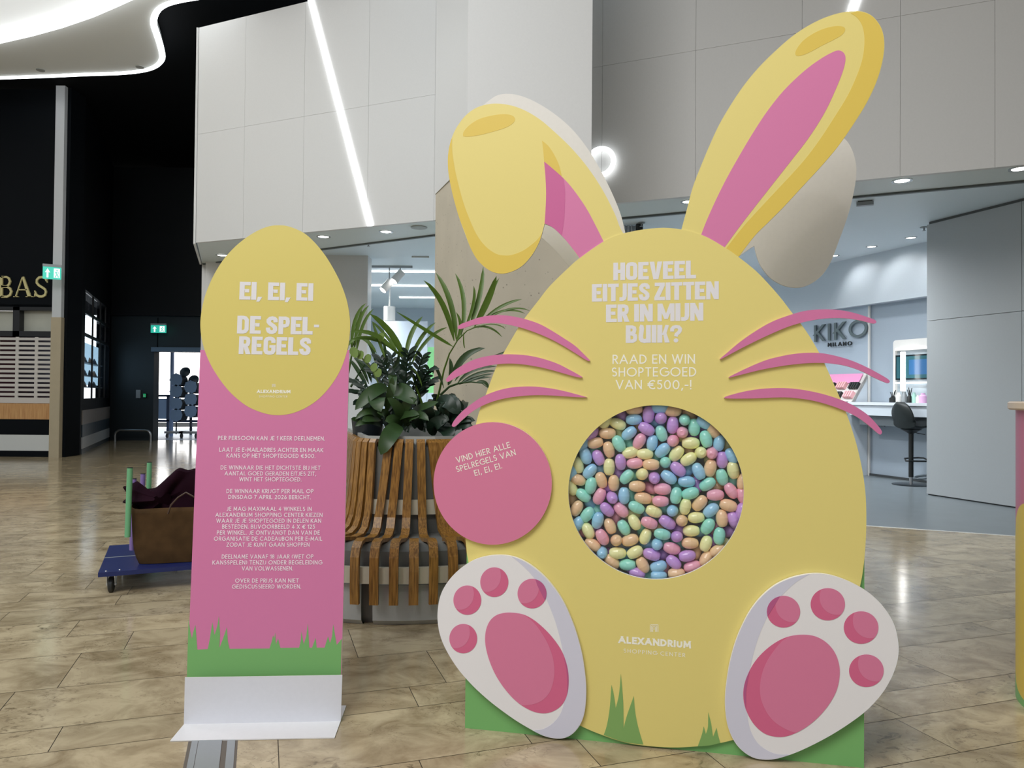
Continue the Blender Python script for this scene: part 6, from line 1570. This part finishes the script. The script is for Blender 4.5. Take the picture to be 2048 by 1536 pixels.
for x, r, h, m, lab, cat in items:
    p = wp(x, 800, .16 + .04 * (x % 2)); r *= .8
    o = MB().lathe([(0, 0), (r, 0), (r, h * .7), (r * .55, h * .85), (r * .55, h), (0, h)], Vector((p.x, p.y, zt)), 16).build(cat if cat != 'cup' else 'brush_cup', m, smooth=True)
    tag(o, lab + ' standing on the white make-up counter', cat)
    if cat == 'cup':
        for k in range(5):
            a = r9.uniform(0, 6.28); MB().cyl(Vector((p.x, p.y, zt + h * .6)), Vector((p.x + .04 * math.cos(a), p.y + .04 * math.sin(a), zt + h + r9.uniform(.06, .11))), .006, 6).build('brush', M_rub, o)
# bar stool
bs = fl(1822, 970); zseat = .86
bst = empty('bar_stool', bs, label='black shell bar stool with footrest in front of the make-up counter', cat='stool')
MB().lathe([(0, 0), (.26, 0), (.265, .006), (.25, .014), (.04, .022), (0, .022)], bs, 40).build('base_plate', mat('stool_base', rgb(60, 66, 70), .3, .6), bst, smooth=True)
MB().cyl(bs + Vector((0, 0, .02)), bs + Vector((0, 0, .13)), .026, 16).build('gas_column', M_steel, bst, smooth=True)
MB().cyl(bs + Vector((0, 0, .12)), bs + Vector((0, 0, zseat - .08)), .034, 16).build('column_sleeve', M_rub, bst, smooth=True)
fr_ = Vector((.98, .2, 0)).normalized(); sr = Vector((-fr_.y, fr_.x, 0))      # the stool faces right, towards the mirror
zf_ = .385
pts = [bs + Vector((0, 0, zf_)) + sr * .03 - fr_ * .06]
lp_ = [(-.07, -.05), (-.09, 0), (-.07, .05), (.05, .1), (.25, .15), (.30, .10), (.31, 0), (.30, -.10), (.25, -.15), (.05, -.1), (-.07, -.05)]
MB().tube([bs + fr_ * a + sr * b + Vector((0, 0, zf_ - .02 + .03 * (b > 0))) for a, b in lp_], .012, 8).build('footrest', M_rub, bst, smooth=True)
vs, fs = [], []
NX, NY = 16, 18
for j in range(NY + 1):
    t = j / NY
    # profile from the front lip over the seat up the backrest
    if t < .45:
        s2 = t / .45; x = .22 - .36 * s2; z = zseat + .02 - .045 * math.sin(s2 * PI * .8); hw = .20 + .03 * s2
    else:
        s2 = (t - .45) / .55; x = -.14 - .10 * math.sin(s2 * PI * .5) ; z = zseat + .0 + .385 * s2 ** 1.15; hw = .23 * math.sqrt(max(0, 1 - (max(0, s2 - .45) / .56) ** 2.4))
        hw = max(hw, .06)
    for i in range(NX + 1):
        s3 = i / NX * 2 - 1
        wrap = .07 * abs(s3) ** 2.2
        px_ = x + (wrap if t > .35 else 0) * min(1, (t - .35) * 4); pz_ = z + (.05 * abs(s3) ** 2.5 if t < .6 else 0)
        vs.append(bs + fr_ * px_ + sr * (hw * s3) + Vector((0, 0, pz_)))
for j in range(NY):
    for i in range(NX): fs.append((j * (NX + 1) + i, j * (NX + 1) + i + 1, (j + 1) * (NX + 1) + i + 1, (j + 1) * (NX + 1) + i))
sh = MB().add(vs, fs).build('seat_shell', mat('stool_shell', rgb(24, 32, 32), .5), bst, smooth=True)
md = sh.modifiers.new('thick', 'SOLIDIFY'); md.thickness = .014; md.offset = 0
MB().lathe([(.034, zseat - .09), (.06, zseat - .07), (.13, zseat - .03), (.15, zseat - .022)], bs, 24).build('seat_bracket', M_rub, bst, smooth=True)
MB().cyl(bs + Vector((0, 0, zseat - .06)), bs + fr_ * .2 - sr * .05 + Vector((0, 0, zseat - .10)), .006, 6).build('lever', M_rub, bst)
# cable reel like stand foot beside it
p = wp(1846, 960, .25); tag(MB().tube([p + Vector((.12 * math.cos(t), .12 * math.sin(t), .02 + .05 * (1 + math.cos(t)) / 2)) for t in [k * .45 for k in range(12)]], .018, 8).build('floor_cable', mat('cable_grey', rgb(120, 132, 140), .5), smooth=True), 'looped grey cable on the floor behind the bar stool', 'cable')
p = wp(1766, 849, .02); tag(MB().box(p, (.02, .07, .07), math.atan2(WD.y, WD.x) - PI / 2).box(p + WN * .01, (.04, .02, .04), math.atan2(WD.y, WD.x)).build('wall_socket', M_grey), 'small grey wall socket under the make-up counter', 'socket')

# ================================================================== pink and yellow counter at the right edge
kc = Vector((0, 0, 0)); base = fl(2048, 1487); R_ = .42
# tangent of the cylinder seen at x=2030
ta = math.atan((2031 - 1024) / F); ky = 3.1; kxx = 2.5
for _ in range(20): kxx = ky * math.tan(ta + math.asin(R_ / math.hypot(kxx, ky)))
kc = Vector((kxx, ky, 0))
kd = empty('round_counter', kc, label='round pink counter with yellow print and pale wooden top at the right picture edge', cat='counter')
MB().lathe([(0, 1.255), (R_ + .022, 1.255), (R_ + .03, 1.262), (R_ + .03, 1.285), (R_ + .022, 1.292), (0, 1.292)], kc, 72).build('top', mat('pale_beech', rgb(226, 204, 180), .4), kd, smooth=True)
MB().lathe([(R_, .0), (R_, 1.255)], kc, 72).build('body', mat('counter_pink', rgb(206, 116, 146), .45), kd, smooth=True)
def wrap_shape(name, pts, r, m):
    vs = [Vector((kc.x + r * math.cos(a), kc.y + r * math.sin(a), z)) for a, z in pts]
    return vs
# yellow rounded field wrapped round the drum, columns of quads
ya0, ya1 = PI * .845, PI * 1.75
vs, fs = [], []; N = 60
for i in range(N + 1):
    a = ya0 + (ya1 - ya0) * i / N; t = i / N; d = min(t, 1 - t) * (ya1 - ya0) * R_
    rr2 = .16; cut = rr2 - math.sqrt(max(0, rr2 ** 2 - (rr2 - min(d, rr2)) ** 2))
    for z in (.03 + cut * .5, .865 - cut): vs.append(Vector((kc.x + (R_ + .003) * math.cos(a), kc.y + (R_ + .003) * math.sin(a), z)))
for i in range(N): fs.append((2 * i, 2 * i + 2, 2 * i + 3, 2 * i + 1))
MB().add(vs, fs).build('yellow_field', M_ydk, kd, smooth=True)
MB().lathe([(R_ + .0015, .0), (R_ + .0015, .10)], kc, 72).build('green_band', M_green, kd, smooth=True)

for i, (x, y) in enumerate(((-3.0, 16.5), (-1.6, 18.5), (-2.4, 14.6))):
    o = MB().box((x, y, Zc - .012), (2.4, .08, .02)).build('linear_light', glow('linear_glow', (.93, .97, 1, 1), 5))
    tag(o, ['bright linear ceiling light in the left shop bay, middle one', 'bright linear ceiling light deepest in the left shop bay', 'bright linear ceiling light nearest the shop entrance on the left'][i], 'light', 'linear lights in the left shop bay')
